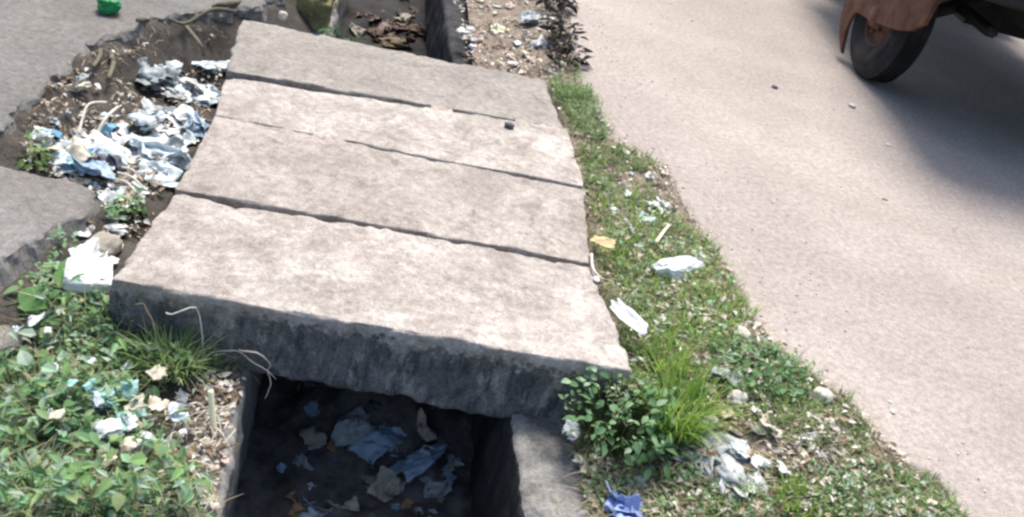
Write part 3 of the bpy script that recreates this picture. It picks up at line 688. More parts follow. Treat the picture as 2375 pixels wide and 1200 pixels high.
# stones
for k, (x, y, w, d, hf, mt, lb) in enumerate([
 (240, 572, 70, 60, .8, 'stone', 'beige grey broken stone beside the tall white bag'),
 (1704, 922, 50, 42, .8, 'palestone', 'pale stone in the grass right of the tall bright tuft'),
 (1904, 922, 44, 40, .9, 'palestone', 'pale stone at the crumbling road edge, upper of two by the bottom right grass'),
 (1640, 980, 52, 40, .8, 'palestone', 'cream stone on the bare bank below the tall tuft'),
 (1450, 354, 26, 14, .8, 'palestone', 'small pale stone at the narrow part of the grass by the road edge'),
 (1716, 776, 40, 40, .8, 'palestone', 'brownish pale stone set in the road edge above the dark weeds'),
 (1384, 650, 26, 14, .5, 'palestone', 'pale stone chip at the right end of the nearest slab joint'),
 (1180, 296, 22, 16, .9, 'darkgrey', 'tiny dark pebble on the joint of the two farthest slabs'),
 (655, 46, 18, 20, 1.2, 'palestone', 'small pale stone standing on the back edge of the farthest slab'),
 (1975, 246, 20, 12, .8, 'palestone', 'small pale pebble on the road below the truck wheel'),
 (1796, 202, 16, 12, .6, 'darkgrey', 'small dark pebble on the road left of the truck wheel'),
 (2058, 336, 14, 9, .6, 'palestone', 'tiny pale pebble on the road at the truck shadow edge'),
 (2052, 462, 14, 8, .7, 'stone', 'tiny grey pebble on the middle of the road'),
 (2070, 955, 18, 9, .7, 'palestone', 'small pale pebble on the road right of the grass tip'),
]):
    on_slab = k in (6, 7, 8)
    p = U(x, y, 0.004 if k != 8 else .015) if on_slab else G(x, y+0.2*d); s = 1/ppm(p)
    tag(rock('stone', p, w*s, d*s*1.2, min(w, d)*s*hf, k*1.3, M[mt], 5.3*k+1, ICO3 if w > 30 else ICO2), lb, 'stone', 'stones')

# green plastic on the yard
gp = U(252, 30, yz); gs = 1/ppm(gp); gr = empty('green_plastic', gp); tag(gr, 'bright green plastic scrap with a thin tail on the grey yard', 'scrap')
V, F = ICO3; n = ridged(V, 1.4, 3, 2)*.3; Vg = V*(1+n)[:, None]*np.array([21, 24, 14])*gs; Vg[:, 2] -= Vg[:, 2].min(); mesh('body', Vg, F, M['greenplastic'], gr)
V, F = tube(smooth_path([(0, 0, .012), (.004, .03, .018), (-.002, .065, .006), (.006, .09, .004)], 12), .005, .003); mesh('tail', V, F, M['greenplastic'], gr)

# ------------------------------------------------------------------ sticks, stems, roots
def on(x, y, h): q = G(x, y); q[2] += h; return q
tag(stem('stick', [U(497, 1014, -.19), U(493, 960, -.14), U(488, 906, -.09)], .0075, .007, M['creamstick']), 'smooth cream stick standing against the left drain wall', 'stick')
tag(stem('dry_stem', [G(182, 330, .03), on(190, 305, .04), on(205, 280, .06), on(245, 262, .04)], .005, .004, M['drystem']), 'bent pale stem, left one above the large white bag', 'stem')
tag(stem('dry_stem', [G(222, 335, .03), on(245, 305, .05), on(272, 285, .06)], .006, .005, M['drystem']), 'straight pale stem, right one above the large white bag', 'stem')
for k, (q0, q1) in enumerate([((272, 420), (338, 462)), ((282, 408), (330, 440)), ((268, 436), (318, 470))]):
    tag(stem('dry_stem', [on(*q0, .03), on((q0[0]+q1[0])/2, (q0[1]+q1[1])/2, .045), on(*q1, .03)], .004, .003, M['drystem']), 'one of three parallel pale stalks left of the third and fourth slab joint', 'stem', 'parallel pale stalks')
tag(stem('stick', [on(1515, 580, .03), on(1530, 560, .035), on(1545, 540, .03)], .006, .005, M['creamstick']), 'short pale stick in the grass above the rolled white bag', 'stick')
tag(stem('dry_stem', [U(1372, 590, .01), U(1376, 625, .012), U(1398, 650, .004)], .005, .004, M['drystem']), 'pale dry stem at the right end of the third slab', 'stem')
r = np.random.default_rng(3)
for k in range(56):                                           # heap of dry stems
    cx, cy = r.normal(455, 42), r.normal(1030, 42); a = r.uniform(0, math.pi); L = 20+90*r.uniform()**2
    cx = min(cx, 520)
    q0 = on(cx-L/2*math.cos(a), cy-L/2*math.sin(a)*.6, r.uniform(.005, .03)); q1 = on(cx+L/2*math.cos(a), cy+L/2*math.sin(a)*.6, r.uniform(.005, .04))
    q0[0] = min(q0[0], .34); q1[0] = min(q1[0], .37); q0[2] = max(q0[2], -.195); q1[2] = max(q1[2], -.195)
    md = (q0+q1)/2 + np.array([r.normal(0, .018), r.normal(0, .018), r.uniform(0, .03)])
    tag(stem('dry_stem', [q0, md, q1], .0008+.004*r.uniform()**2, .001, M[['drystem', 'drystem', 'palestone', 'brownstem', 'cream'][k % 5]], 8), ['buff', 'buff', 'pale', 'dark brown', 'cream'][k % 5]+' dry stem in the tangled heap beside the cream stick', 'stem', 'dry stems heaped by the drain')
for k, ps in enumerate([[(335, 660, .17), (352, 690, .16), (368, 740, .09), (372, 800, .01)], [(400, 690, .16), (450, 705, .19), (478, 740, .12), (480, 800, .02)], [(318, 720, .12), (308, 760, .06), (310, 800, .01)],
                        [(560, 790, .08), (600, 820, .10), (620, 860, .03), (615, 925, -.03)], [(520, 800, .06), (575, 812, .09), (596, 850, .03), (603, 890, -.02)], [(470, 830, .03), (530, 805, .07), (585, 840, .06), (640, 880, .02)]]):
    pts = []
    for x, y, h in ps:
        q = U(x, y, -0.2+h); q[1] = min(q[1], -0.03)
        if pts: pts.append((pts[-1]+q)/2+np.random.default_rng(k*9+len(pts)).normal(0, .012, 3))
        pts.append(q)
    tag(stem('dry_stem', pts, .0022, .0010, M['drystem'] if k % 2 else M['brownstem']), ['thin green grey stem arching over the left end of the slab front', 'thin pale stem curving down the slab front left of the middle', 'short pale stem at the left foot of the slab front',
        'outer dry vine trailing down from the slab onto the drain wall', 'inner dry vine trailing beside the drain wall corner', 'dry vine bridging the weeds and the slab front'][k], 'stem')
for k, (ps, rr, lb) in enumerate([
 ([(590, 22), (520, 42), (440, 50), (372, 58), (318, 84)], .016, 'long dark root along the broken yard edge'),
 ([(545, 60), (490, 48), (430, 68), (390, 76)], .010, 'pale upper root bridging the dark hollow'),
 ([(430, 96), (462, 118), (470, 150)], .009, 'short curved root hanging in the dark hollow'),
 ([(270, 92), (255, 130), (262, 180), (250, 215)], .013, 'upright brown root at the mossy mound'),
 ([(225, 110), (232, 150), (215, 195)], .011, 'left root on the mossy mound'),
]):
    tag(stem('root', [on(x, y, .045+.02*math.sin(i*2+k)) for i, (x, y) in enumerate(ps)], rr, rr*.6, M['root'], 18), lb, 'root', 'roots in the hollow')
# ------------------------------------------------------------------ plants
def pick(cols, n, r): return np.array(cols)[r.integers(0, len(cols), n)]
def blades(base, L, W, az, lean, col, r):
    n = len(base); ts = np.array([0, .35, .7, 1.0]); d = np.stack([np.cos(az), np.sin(az), 0*az], -1); sd_ = np.stack([-np.sin(az), np.cos(az), 0*az], -1)
    V = np.zeros((n, 8, 3)); C = np.zeros((n, 8, 3))
    for k, t in enumerate(ts):
        c = base + d*(L*lean*t**1.7)[:, None] + np.array([0, 0, 1.])*(L*(t-(0.25+.35*lean)*t*t*lean))[:, None]
        w = (W*(1-t**1.6)*.5+.0004)[:, None]
        V[:, 2*k] = c-sd_*w; V[:, 2*k+1] = c+sd_*w
        C[:, 2*k] = C[:, 2*k+1] = col
    F = (np.arange(n)[:, None, None]*8 + np.array([[0, 1, 3, 2], [2, 3, 5, 4], [4, 5, 7, 6]])[None]).reshape(-1, 4)
    return V.reshape(-1, 3), F, C.reshape(-1, 3)
LEAF_T = np.array([(0, 0, 0), (.32, 0, 0), (.68, 0, 0), (1, 0, 0), (.3, .5, .1), (.3, -.5, .1), (.66, .38, .08), (.66, -.38, .08)])
LEAF_F = [(0, 1, 4), (0, 5, 1), (1, 2, 6, 4), (1, 5, 7, 2), (2, 3, 6), (2, 7, 3)]
def leaves(base, L, W, az, pitch, rollv, col, bend=.25):
    n = len(base); T = LEAF_T[None]*np.stack([L, W, L], -1)[:, None, :]; T = T.copy()
    T[:, :, 2] -= (bend*L)[:, None]*(LEAF_T[None, :, 0]**2)
    cr, sr = np.cos(rollv)[:, None], np.sin(rollv)[:, None]; y = T[:, :, 1]*cr-T[:, :, 2]*sr; z = T[:, :, 1]*sr+T[:, :, 2]*cr
    cp, sp = np.cos(pitch)[:, None], np.sin(pitch)[:, None]; x = T[:, :, 0]*cp-z*sp; z = T[:, :, 0]*sp+z*cp
    ca, sa = np.cos(az)[:, None], np.sin(az)[:, None]
    V = np.stack([x*ca-y*sa, x*sa+y*ca, z], -1)+base[:, None, :]
    F = [tuple(i*8+q for q in f) for i in range(n) for f in LEAF_F]
    return V.reshape(-1, 3), F, np.repeat(col, 8, axis=0)
def in_poly(P, poly):
    x, y = P[:, 0], P[:, 1]; ins = np.zeros(len(P), bool); n = len(poly)
    for i in range(n):
        x0, y0 = poly[i]; x1, y1 = poly[(i+1) % n]
        c = ((y0 > y) != (y1 > y)) & (x < (x1-x0)*(y-y0)/(y1-y0+1e-12)+x0); ins ^= c
    return ins
def Uv(P, z):
    d = (P[:, :1]-1187.5)/FPX*CR - (P[:, 1:2]-600.0)/FPX*CU + CW; t = (z-CAM_LOC[2])/d[:, 2]; return CAM_LOC + t[:, None]*d
def scatter(poly, n, r, clump=0.5, scale=9.0, seed=1.0):
    poly = np.array(poly, float); lo, hi = poly.min(0), poly.max(0); out = []
    P = r.uniform(lo, hi, (n*6, 2)); P = P[in_poly(P, poly)]
    z = np.full(len(P), -.1)
    for _ in range(5):
        W = Uv(P, z); z = np.where(W[:, 0] < .2, h_left(W[:, 0], W[:, 1]), np.where(W[:, 0] > edge_x(W[:, 1]), 0.0, h_right(W[:, 0], W[:, 1])))
    W = Uv(P, z); W[:, 2] = z
    ok = ~((W[:, 0] > -.01) & (W[:, 0] < 1.31) & (W[:, 1] > -.02) & (W[:, 1] < 2.05)) & ~((W[:, 0] > .33) & (W[:, 0] < in_r(W[:, 1])+np.where(W[:, 1] < .5, .16, .03)))
    keep = fbm(W*np.array([1, 1, 0]), scale, 2, seed) > r.uniform(-1.4, 1.4-clump*0+.0, len(W))*clump - .15
    return W[ok & keep][:n]
GREEN = [(.24, .36, .12), (.29, .40, .15), (.34, .42, .21), (.18, .29, .10), (.38, .43, .26), (.14, .23, .08)]
BRIGHT = [(.29, .45, .08), (.24, .40, .07), (.36, .48, .13), (.19, .33, .06)]
COOL = [(.21, .36, .18), (.27, .44, .25), (.14, .27, .12), (.35, .50, .35), (.24, .40, .15), (.42, .52, .40), (.32, .42, .19)]
STRAW = [(.50, .44, .30), (.40, .34, .22), (.60, .55, .42), (.30, .24, .16)]
class Mass:
    def __init__(s): s.V = []; s.F = []; s.C = []; s.n = 0
    def add(s, V, F, C):
        s.V.append(V); s.C.append(C); s.F += [tuple(int(q)+s.n for q in f) for f in F]; s.n += len(V)
    def build(s, name, mat, label):
        o = mesh(name, np.concatenate(s.V), s.F, mat, col=np.concatenate(s.C), smooth=False); return tag(o, label, kind='stuff')
def grass_on(ms, poly, n, r, Lr, cols, lean=(.2, 1.1), clump=.5, wd=.0035, seed=1.0):
    B = scatter(poly, n, r, clump, seed=seed); n = len(B); L = r.uniform(*Lr, n)
    c = pick(cols, n, r)*r.uniform(.75, 1.25, (n, 1)); ms.add(*blades(B-np.array([0, 0, .004]), L, r.uniform(.6, 1.4, n)*wd, r.uniform(0, 6.283, n), r.uniform(*lean, n), c, r))
def leaves_on(ms, poly, n, r, Lr, cols, hmax=.05, clump=.5, asp=.5, seed=2.0):
    B = scatter(poly, n, r, clump, seed=seed); n = len(B); L = r.uniform(*Lr, n); B[:, 2] += r.uniform(0, 1, n)**.8*hmax*(1+.7*fbm(B*np.array([1, 1, 0]), 12, 2, seed+3))
    c = pick(cols, n, r)*r.uniform(.7, 1.25, (n, 1)); ms.add(*leaves(B, L, L*asp*r.uniform(.7, 1.3, n), r.uniform(0, 6.283, n), r.uniform(-.3, .7, n), r.uniform(-.6, .6, n), c))
r = np.random.default_rng(21)
G1 = [(1262, 180), (1335, 160), (1395, 250), (1408, 325), (1352, 335), (1312, 265)]
G2 = [(1345, 335), (1500, 348), (1525, 392), (1440, 405), (1405, 445), (1362, 435)]
G3 = [(1382, 440), (1500, 428), (1565, 500), (1655, 570), (1705, 660), (1745, 740), (1720, 795), (1640, 835), (1500, 790), (1425, 650), (1395, 560)]
G5 = [(1640, 800), (1785, 805), (1905, 885), (1850, 945), (1720, 930), (1650, 900)]
G6 = [(1700, 960), (1960, 920), (2015, 1000), (2005, 1065), (1900, 1050), (1750, 1010)]
G7 = [(1640, 1125), (1800, 1090), (2000, 1075), (2080, 1085), (2180, 1120), (2240, 1215), (1640, 1215)]
G8 = [(1340, 880), (1500, 830), (1640, 850), (1650, 1000), (1560, 1060), (1340, 1060)]
ALLV = [(1260, 150), (1340, 160), (1400, 280), (1540, 380), (1600, 510), (1700, 650), (1750, 750), (1960, 930), (2090, 1065), (2240, 1215), (1200, 1215), (1300, 980), (1460, 850), (1370, 600), (1300, 260)]
g = Mass()
grass_on(g, G1, 900, r, (.03, .07), GREEN, clump=.4)
grass_on(g, G2, 800, r, (.025, .06), GREEN, clump=.8)
grass_on(g, G3, 2600, r, (.02, .055), GREEN, clump=1.1)
grass_on(g, G3, 900, r, (.03, .08), BRIGHT, clump=.9, seed=6)
grass_on(g, G5, 1300, r, (.03, .06), GREEN, clump=.7)
grass_on(g, G6, 600, r, (.03, .06), GREEN, clump=.9)
grass_on(g, G7, 2800, r, (.02, .05), GREEN, clump=1.0)
GE = [(1268, 195), (1310, 190), (1345, 300), (1385, 430), (1400, 590), (1440, 680), (1500, 790), (1480, 830), (1440, 780), (1380, 640), (1350, 440), (1318, 310)]
grass_on(g, GE, 900, r, (.02, .05), GREEN, clump=.5, seed=31)
grass_on(g, GE, 300, r, (.02, .05), STRAW, (.8, 1.3), clump=.5, seed=32)
G9 = [(1215, 1010), (1340, 1000), (1650, 1060), (1650, 1215), (1205, 1215)]
grass_on(g, G9, 700, r, (.02, .05), GREEN, clump=.8, seed=41)
grass_on(g, G9, 900, r, (.02, .06), STRAW, (.8, 1.3), clump=.6, seed=42)
grass_on(g, G8, 900, r, (.02, .05), GREEN, clump=.8)
grass_on(g, ALLV, 3000, r, (.02, .06), STRAW, (.8, 1.3), clump=.8, wd=.003, seed=9)
grass_on(g, ALLV, 1200, r, (.015, .04), GREEN, (.5, 1.2), clump=1.0, wd=.003, seed=12)
g.build('verge_grass', M['foliage'], 'patchy short green grass along the verge between slabs and road')
w = Mass()
leaves_on(w, G3, 450, r, (.012, .026), COOL, .03, .9)
leaves_on(w, G5, 450, r, (.010, .024), COOL, .04, .9)
leaves_on(w, G7, 650, r, (.008, .020), COOL, .03, .9)
leaves_on(w, G8, 700, r, (.012, .026), COOL, .03, .8)
leaves_on(w, G9, 500, r, (.010, .024), COOL, .03, .8)
leaves_on(w, G1, 200, r, (.012, .026), COOL, .03, .6)
w.build('verge_weeds', M['foliage'], 'small leafy weeds creeping through the verge grass')
L1 = [(-60, 850), (70, 800), (95, 700), (165, 700), (250, 730), (262, 860), (310, 940), (360, 1050), (440, 1130), (500, 1215), (-60, 1215)]
L2 = [(235, 740), (335, 775), (545, 800), (552, 868), (440, 872), (330, 880), (250, 860)]
L3 = [(60, 600), (130, 555), (175, 560), (150, 640), (60, 690), (30, 660)]
L4 = [(250, 470), (335, 470), (320, 520), (255, 520)]
w = Mass()
leaves_on(w, L1, 1500, r, (.007, .020), COOL, .08, .8, .6)
leaves_on(w, L1, 700, r, (.02, .045), COOL, .10, .9, .32, seed=5.0)
leaves_on(w, L1, 180, r, (.025, .045), COOL, .10, .9, .62, seed=7.0)
leaves_on(w, L1, 200, r, (.012, .03), [(.42, .40, .22), (.36, .32, .22), (.50, .49, .40)], .09, .6, .45, seed=8.0)
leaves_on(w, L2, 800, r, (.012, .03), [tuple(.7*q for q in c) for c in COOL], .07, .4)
leaves_on(w, L3, 120, r, (.012, .03), COOL, .05, .4)
leaves_on(w, L4, 120, r, (.012, .03), COOL, .05, .4)
leaves_on(w, [(60, 340), (110, 320), (112, 400), (75, 410)], 70, r, (.012, .03), GREEN, .05, .3)
w.build('leafy_weeds', M['foliage'], 'dense mass of small leafy weeds filling the lower left corner')
g = Mass()
grass_on(g, L1, 3600, r, (.03, .10), GREEN+COOL, (.4, 1.2), clump=.5)
grass_on(g, L2, 1300, r, (.04, .11), GREEN, (.4, 1.2), clump=.4)
grass_on(g, L1, 500, r, (.06, .14), STRAW, (.4, 1.1), clump=.6, wd=.003, seed=18)
grass_on(g, L1, 1900, r, (.03, .09), STRAW, (.8, 1.3), clump=.6, wd=.003)
grass_on(g, [(150, 60), (520, 50), (520, 420), (60, 420), (60, 300)], 500, r, (.02, .06), STRAW, (.8, 1.3), clump=.8, wd=.003)
g.build('bank_grass', M['foliage'], 'wiry grass mixed through the weeds on the left bank')
# crumbs of dead leaf and straw on bare ground
d_ = Mass()
DEAD = [(.36, .28, .19), (.24, .17, .11), (.48, .42, .33), (.14, .11, .08), (.58, .54, .47), (.66, .63, .57)]
for poly, n in ((ALLV, 4200), ([(1035, -10), (1310, -10), (1330, 170), (1260, 185), (1060, 150)], 1400), ([(60, 180), (520, 60), (520, 180), (330, 560), (160, 560), (60, 420)], 1500), (L1, 700), ([(440, 870), (560, 870), (540, 1210), (420, 1210)], 500)):
    leaves_on(d_, poly, n, r, (.008, .028), DEAD, .022, .3, .5, seed=15)
d_.build('leaf_litter', M['litter'], 'brown crumbs of dead leaf and straw scattered on the bare soil')

# single plants with their own leaves
def leaf_mesh(name, col, asp, bend, fold=.12):
    T = [(t, s*wv*asp, fold*abs(s)*wv - bend*t*t) for t, wv in ((0, 0.02), (.15, .3), (.35, .48), (.55, .46), (.75, .32), (.9, .15), (1, .01)) for s in (-1, -.5, 0, .5, 1)]
    F = [(i*5+j, (i+1)*5+j, (i+1)*5+j+1, i*5+j+1) for i in range(6) for j in range(4)]
    m = bpy.data.meshes.new(name); m.from_pydata(T, [], F); m.update(); m.materials.append(M['foliage']); m.polygons.foreach_set('use_smooth', [True]*len(F))
    a = m.color_attributes.new('col', 'FLOAT_COLOR', 'POINT'); a.data.foreach_set('color', np.tile([*col, 1.0], len(T)).ravel()); return m
LM = {}
def plant(name, label, px, py, n, L, h, spread, cols, asp=.6, seed=1, cat='plant', group=None, pos=None):
    r = np.random.default_rng(seed); p = G(px, py) if pos is None else pos
    t = empty(name, p); tag(t, label, cat, group)
    V = []; F = []; k0 = 0
    for k in range(n):
        a = r.uniform(0, 6.283); q = spread*math.sqrt(r.uniform(0.02, 1)); hh = h*(0.25+.75*r.uniform())*(1-.35*q/spread)
        tip = np.array([q*math.cos(a), q*math.sin(a), hh])
        v, f = tube(smooth_path([(tip[0]*.62, tip[1]*.62, -.012), tip*np.array([.72, .72, .6]), tip], 5), .0016, .001, 4)
        V.append(v); F += [tuple(i+k0 for i in ff) for ff in f]; k0 += len(v)
        ci = int(r.integers(0, len(cols))); bi = int(r.integers(0, 2)); key = (cols[ci], asp, bi)
        if key not in LM: LM[key] = leaf_mesh('leaf', cols[ci], asp, (.12, .32)[bi])
        o = bpy.data.objects.new('leaf', LM[key]); link(o, t); o.location = tip; s = L*r.uniform(.4, 1.25); o.scale = (s, s, s)
        o.rotation_euler = (r.uniform(-.6, .6), r.uniform(-.7, .5), a+r.uniform(-1.6, 1.6))
    mesh('stem', np.concatenate(V), F, M['foliage'], t, col=np.tile([.09, .13, .04], (k0, 1)))
    return t
plant('broadleaf_plant', 'broad leaved green plant beside the paving slabs on the left', 100, 690, 12, .085, .07, .075, [(.16, .32, .11), (.13, .27, .09), (.22, .36, .16)], .8, 3)
plant('broadleaf_plant', 'broad leaved plant below the foam box on the left', 140, 742, 10, .06, .07, .06, [(.11, .24, .07), (.15, .28, .11)], .7, 5)
plant('bushy_weed', 'bushy dark green weed at the right end of the slab front', 1415, 1010, 230, .030, .20, .15, [(.19, .35, .16), (.26, .42, .22), (.35, .50, .32), (.13, .25, .11)], .62, 7)
plant('bushy_weed', 'bushy weed spreading below the tall tuft near the bank foot', 1480, 1030, 60, .032, .09, .12, [(.15, .29, .12), (.20, .35, .15), (.26, .40, .20)], .55, 8)
plant('bushy_weed', 'dark leafy weed by the road edge right of the pale stone', 1780, 880, 55, .028, .07, .10, [(.11, .22, .09), (.16, .29, .12)], .6, 9)
plant('small_weed', 'small weed beside the left end of the nearest slab joint', 292, 500, 16, .03, .06, .045, [(.08, .18, .06), (.12, .22, .09)], .55, 11)
plant('small_weed', 'small weed on the left end of the litter heap', 82, 385, 16, .03, .06, .05, [(.09, .17, .05), (.13, .22, .07)], .5, 12)
plant('small_weed', 'small weed growing on the drain wall behind the farthest slab', 815, 80, 26, .05, .12, .09, [(.05, .13, .06), (.07, .17, .07)], .55, 13, pos=np.array([.36, 2.45, -.2]))
k = 0
for x, y, lb in [(60, 1080, 'leafy weed clump in the bottom left corner'), (150, 1000, 'leafy weed clump left of the teal scrap and stems'), (250, 1120, 'leafy weed clump at the bottom, left of the pale stem heap'), (60, 930, 'leafy weed clump at the left edge above the corner'), (190, 1190, 'leafy weed clump cut by the bottom edge'), (330, 1010, 'leafy weed clump touching the heap of pale stems')]:
    plant('leafy_weed', lb, x, y, (30, 44, 26, 36, 40, 24)[k], (.030, .038, .046, .034, .026, .040)[k], (.10, .13, .08, .12, .09, .11)[k], .10, [(.17, .32, .13), (.22, .38, .18), (.30, .45, .26), (.31, .44, .22), (.12, .24, .09)], (.35, .5, .7, .45, .6, .4)[k], 30+k, group='leafy weed clumps'); k += 1
def tuft(label, px, py, n, L, spread, cols, seed, pos=None):
    r = np.random.default_rng(seed); p = G(px, py) if pos is None else pos; a = r.uniform(0, 6.283, n); q = spread*np.sqrt(r.uniform(0, 1, n))
    B = np.stack([q*np.cos(a), q*np.sin(a), 0*a-.005], -1)
    V, F, C = blades(B, L*r.uniform(.5, 1.1, n), r.uniform(.003, .0055, n), a+r.normal(0, .5, n), r.uniform(.15, .8, n), pick(cols, n, r)*r.uniform(.8, 1.2, (n, 1)), r)
    o = mesh('grass_tuft', V, F, M['foliage'], col=C, smooth=False); o.location = p; return tag(o, label, 'grass tuft', 'grass tufts', 'thing')
tuft('tall bright green grass tuft between the slab front and the pale stone', 1560, 985, 300, .19, .08, BRIGHT, 1)
tuft('second bright tuft just above the tall one by the slab corner', 1540, 850, 160, .10, .06, BRIGHT, 2)
tuft('yellowish grass tuft at the back end of the drain wall', 730, 70, 120, .16, .06, [(.24, .22, .07), (.18, .18, .05), (.30, .27, .12)], 4, pos=np.array([.20, 2.85, -.2]))
tuft('yellowish mossy grass tuft on the left drain wall, rear one of the pair', 745, 20, 120, .14, .07, [(.24, .22, .07), (.18, .18, .05), (.30, .27, .12)], 14, pos=np.array([.23, 3.0, -.2]))
tuft('third green tuft at the right slab end, in front of the long white strip', 1480, 800, 150, .09, .06, GREEN, 15)
tuft('dark green tuft at the foot of the slab front', 400, 850, 140, .12, .07, GREEN, 5)
tuft('bright tuft in the grass at the bottom near the road', 1860, 1180, 160, .07, .06, BRIGHT, 6)
tuft('small green tuft at the narrow grass strip beside the farthest slab', 1320, 225, 120, .08, .05, GREEN, 7)
# purple black leaves by the road at the top
def dark_plant(label, px, py, seed):
    plant('dark_plant', label, px, py, 70, .055, .13, .10, [(.014, .010, .018), (.025, .016, .03), (.02, .024, .02)], .45, seed, group='dark plants at the road edge')
dark_plant('purple black leafy plant at the road edge, uppermost of three', 1285, 25, 51)
dark_plant('purple black leafy plant at the road edge, middle of three', 1302, 95, 52)
dark_plant('purple black leafy plant at the road edge, lowest of three above the grass strip', 1308, 150, 53)

# ------------------------------------------------------------------ small scraps and pebbles
r = np.random.default_rng(8)
SM = ['white', 'cream', 'pinkpaper', 'palestone', 'bluewhite', 'cream', 'pinkpaper']
CW_ = {'white': 'white', 'cream': 'cream', 'pinkpaper': 'pinkish', 'palestone': 'beige', 'bluewhite': 'bluish white', 'greyplastic': 'grey', 'stone': 'grey brown', 'paleblue': 'pale blue', 'cyan': 'cyan', 'teal': 'teal', 'brownleaf': 'brown', 'brownstem': 'dark brown', 'darkgrey': 'dark grey', 'drystem': 'buff', 'dullbrown': 'dull brown', 'dullpink': 'dull pinkish'}
def where(k, B):
    y = np.array([b[1] for b in B]); q = np.searchsorted(np.quantile(y, [.34, .67]), y[k]); return ('lower', 'middle', 'upper')[int(q)]
def small(poly, n, label, group, size=(.008, .020), mats=SM):
    B = scatter(poly, n, r, .8, seed=20)
    for k, p in enumerate(B):
        V, F = ICO1; V = V*(1+fbm(V, 1.9, 3, k*1.7)*.8)[:, None]; s = r.uniform(*size); V = V*np.array([1, r.uniform(.35, .9), r.uniform(.12, .45)])*s
        tag(place('litter_scrap', rotz(V, r.uniform(0, 6)), F, M[mats[k % len(mats)]], p, sink=.001), label.format(c=CW_[mats[k % len(mats)]], w=where(k, B)), 'scrap', group)
small(G3, 70, 'tiny {c} litter scrap in the {w} part of the wide verge grass', 'tiny scraps in the wide grass')
small(G7, 70, 'tiny {c} litter scrap in the {w} part of the bottom grass', 'tiny scraps in the bottom grass')
small([(1500, 990), (1900, 960), (2010, 1060), (1640, 1120), (1350, 1210), (1210, 1210), (1260, 1060)], 80, 'tiny {c} litter scrap on the {w} part of the bare lower bank', 'tiny scraps on the lower bank')
small([(1040, 0), (1300, 0), (1320, 150), (1250, 180), (1060, 150)], 50, 'tiny {c} litter scrap on the {w} part of the soil beyond the slabs', 'tiny scraps beyond the slabs', (.012, .035))
small([(80, 200), (500, 120), (480, 260), (340, 460), (220, 440), (80, 400)], 70, 'tiny {c} litter scrap in the {w} part of the heap left of the slabs', 'tiny scraps in the litter heap', (.010, .030), ['white', 'bluewhite', 'cream', 'greyplastic', 'bluewhite', 'stone'])
small([(300, 900), (520, 900), (520, 1190), (380, 1190)], 30, 'tiny {c} litter scrap at the {w} side of the dry stem heap', 'tiny scraps by the stems')
small([(1350, 340), (1520, 350), (1560, 420), (1400, 440)], 16, 'tiny {c} litter scrap beside the second slab end, {w} ones', 'tiny scraps beside the second slab')
LIFT = {64: .09}
def medium(poly, n, label, group, size, mats, seed):
    B = scatter(poly, n, np.random.default_rng(seed), .3, seed=seed)
    for k, p in enumerate(B):
        s = r.uniform(*size); p = p.copy(); p[2] += LIFT.get(seed, 0)*r.uniform(.3, 1)
        tag(scrap('plastic_scrap', p, s, s*r.uniform(.5, 1), s*r.uniform(.3, .7), r.uniform(0, 6), M[mats[k % len(mats)]], seed+k*1.9, n=16), label.format(c=CW_[mats[k % len(mats)]], w=where(k, B)), 'scrap', group)
WB = ['white', 'bluewhite', 'white', 'bluewhite', 'greyplastic']
medium([(330, 140), (520, 150), (510, 235), (400, 240), (330, 200)], 30, 'crumpled {c} plastic scrap near the second slab end, {w} part of its heap', 'scraps in the upper litter heap', (.05, .10), WB, 61)
medium([(340, 260), (470, 250), (430, 380), (400, 440), (330, 430), (320, 320)], 40, 'crumpled {c} plastic scrap against the third slab end, {w} part of its heap', 'scraps in the litter heap by the third slab', (.04, .09), WB, 62)
medium([(95, 315), (265, 310), (290, 350), (240, 420), (110, 400)], 36, 'crumpled {c} plastic scrap around the large white bag, {w} side', 'scraps around the large white bag', (.04, .09), ['white', 'bluewhite', 'white', 'paleblue', 'bluewhite', 'cyan', 'cream', 'white', 'cyan'], 63)
medium([(230, 430), (330, 430), (330, 500), (270, 620), (180, 640), (180, 560)], 26, '{c} plastic scrap between the paving slab and the nearest slab, {w} part', 'scraps by the near left slab corner', (.03, .07), ['white', 'bluewhite', 'white', 'cream'], 68)
medium([(20, 800), (240, 830), (400, 950), (440, 1150), (200, 1100), (60, 1000)], 54, '{c} plastic scrap caught in the {w} weeds on the left', 'scraps in the left weeds', (.015, .05), ['bluewhite', 'white', 'teal', 'cream'], 64)
medium([(1620, 960), (1900, 960), (2060, 1080), (1700, 1110)], 12, '{c} paper scrap on the lower verge by the torn bag, {w} part', 'paper scraps on the lower verge', (.025, .06), ['cream', 'pinkpaper', 'white', 'greyplastic'], 65)
medium(G9, 16, '{c} scrap on the {w} bank right of the drain mouth', 'scraps right of the drain mouth', (.02, .05), ['white', 'bluewhite', 'cream', 'greyplastic', 'pinkpaper'], 67)
medium([(1400, 470), (1540, 440), (1650, 580), (1700, 760), (1500, 740)], 14, '{c} paper scrap in the {w} part of the wide verge grass', 'paper scraps in the wide grass', (.02, .05), ['cream', 'white', 'pinkpaper'], 66)
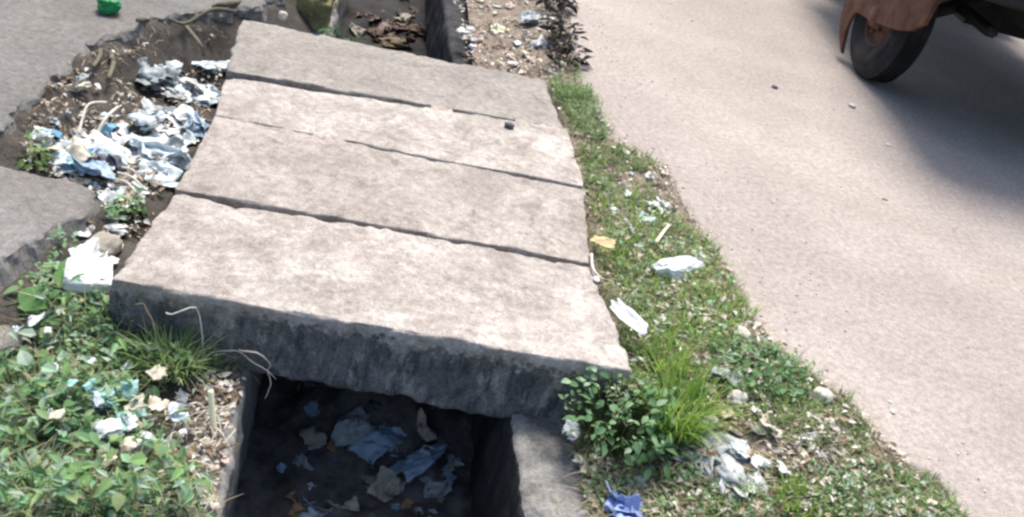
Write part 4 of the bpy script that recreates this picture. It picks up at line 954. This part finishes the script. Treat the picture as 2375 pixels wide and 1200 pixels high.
# rubbish on the drain floor
for k, (x, y, w, d, mt, lb, z) in enumerate([
 (895, 985, 110, 60, 'paleblue', 'dull blue plastic bag deep under the nearest slab', -.5), (975, 1055, 110, 44, 'paleblue', 'second dull blue plastic bag on the drain bottom', -.55), (830, 1000, 70, 60, 'greyplastic', 'grey plastic on the drain bottom under the slab', -.55),
 (980, 1000, 50, 30, 'pinkpaper', 'pale paper bits behind the drain bags', -.55), (900, 1110, 70, 60, 'stone', 'stone lump on the near drain bottom', -.6), (1010, 1130, 60, 40, 'greyplastic', 'grey scrap on the near drain bottom', -.6), (720, 1180, 50, 50, 'bluewhite', 'pale scrap at the foot of the left drain wall', -.6),
 (905, 20, 70, 30, 'dullpink', 'pinkish paper in the open drain at the top', -.5), (985, 28, 50, 34, 'dullpink', 'second pinkish paper by the right wall of the open drain', -.5), (930, 62, 60, 30, 'brownstem', 'dark brown rubbish lump nearest the farthest slab', -.5), (960, 45, 90, 36, 'dullbrown', 'brown rubbish lump in the open drain at the top', -.55), (880, 50, 60, 30, 'dullbrown', 'left brown rubbish lump in the open drain', -.55), (950, 8, 60, 26, 'stone', 'grey rubbish lump at the top of the open drain', -.5), (850, 20, 50, 30, 'stone', 'grey stone beside the left wall of the open drain', -.5)]):
    p = U(x, y, z); p[0] = min(max(p[0], .46), .84 if p[1] > 1 else .95); p[2] = float(h_floor(p[:1], p[1:2])[0]); s = 1/ppm(p)
    tag(film('drain_rubbish', p, w*s*1.0, d*s*1.3, min(w, d)*s*.8+.03, k*.7, M[mt], 2.3*k+40, 5), lb, 'rubbish', 'rubbish in the drain')

r = np.random.default_rng(77)
def drain_bits(x0, x1, y0, y1, n, mats, label, group, size):
    for k in range(n):
        x, y = r.uniform(x0, x1), r.uniform(y0, y1); s_ = r.uniform(*size)
        z = float(h_floor(np.array([x]), np.array([y]))[0])
        o = film('drain_scrap', (x, y, z), s_, s_*r.uniform(.5, 1), s_*r.uniform(.3, .7), r.uniform(0, 6), M[mats[k % len(mats)]], 90+k*1.3+x0, 2, core=False)
        tag(o, label.format(c=CW_[mats[k % len(mats)]]), 'scrap', group)
drain_bits(.46, 1.0, -.1, .75, 90, ['paleblue', 'greyplastic', 'stone', 'pinkpaper', 'bluewhite', 'brownleaf', 'darkgrey', 'greyplastic'], 'small crumpled {c} scrap on the drain bottom under the nearest slab', 'scraps on the near drain bottom', (.02, .075))
drain_bits(.42, .80, 3.6, 5.2, 44, ['dullbrown', 'dullpink', 'brownstem', 'dullbrown', 'brownstem', 'dullpink'], 'crumpled {c} scrap in the open drain beyond the slabs', 'scraps in the open drain', (.04, .11))

def road_grit():
    r = np.random.default_rng(5); V0, F0 = ico(1); V = []; F = []; k = 0
    C = []
    for i in range(420):
        y = r.uniform(-.6, 5.0); e = float(edge_x(np.array([y]))[0]); x = e + .02 + abs(r.normal(0, .25)) if r.uniform() < .6 else r.uniform(e, 4.5)
        s_ = r.uniform(.0018, .006); v = V0*(1+r.uniform(-.3, .3, (len(V0), 1)))*np.array([1, r.uniform(.6, 1), .6])*s_
        V.append(rotz(v, r.uniform(0, 6))+np.array([x, y, s_*.3])); F += [tuple(q+k for q in f) for f in F0]; k += len(V0)
        C.append(np.tile(np.array([(.52, .48, .43), (.3, .26, .23), (.42, .37, .32), (.60, .56, .50)])[i % 4], (len(V0), 1)))
    tag(mesh('road_gravel', np.concatenate(V), F, M['litter'], col=np.concatenate(C), smooth=False), 'fine loose grit scattered over the road, thickest along its edge', kind='stuff')
road_grit()
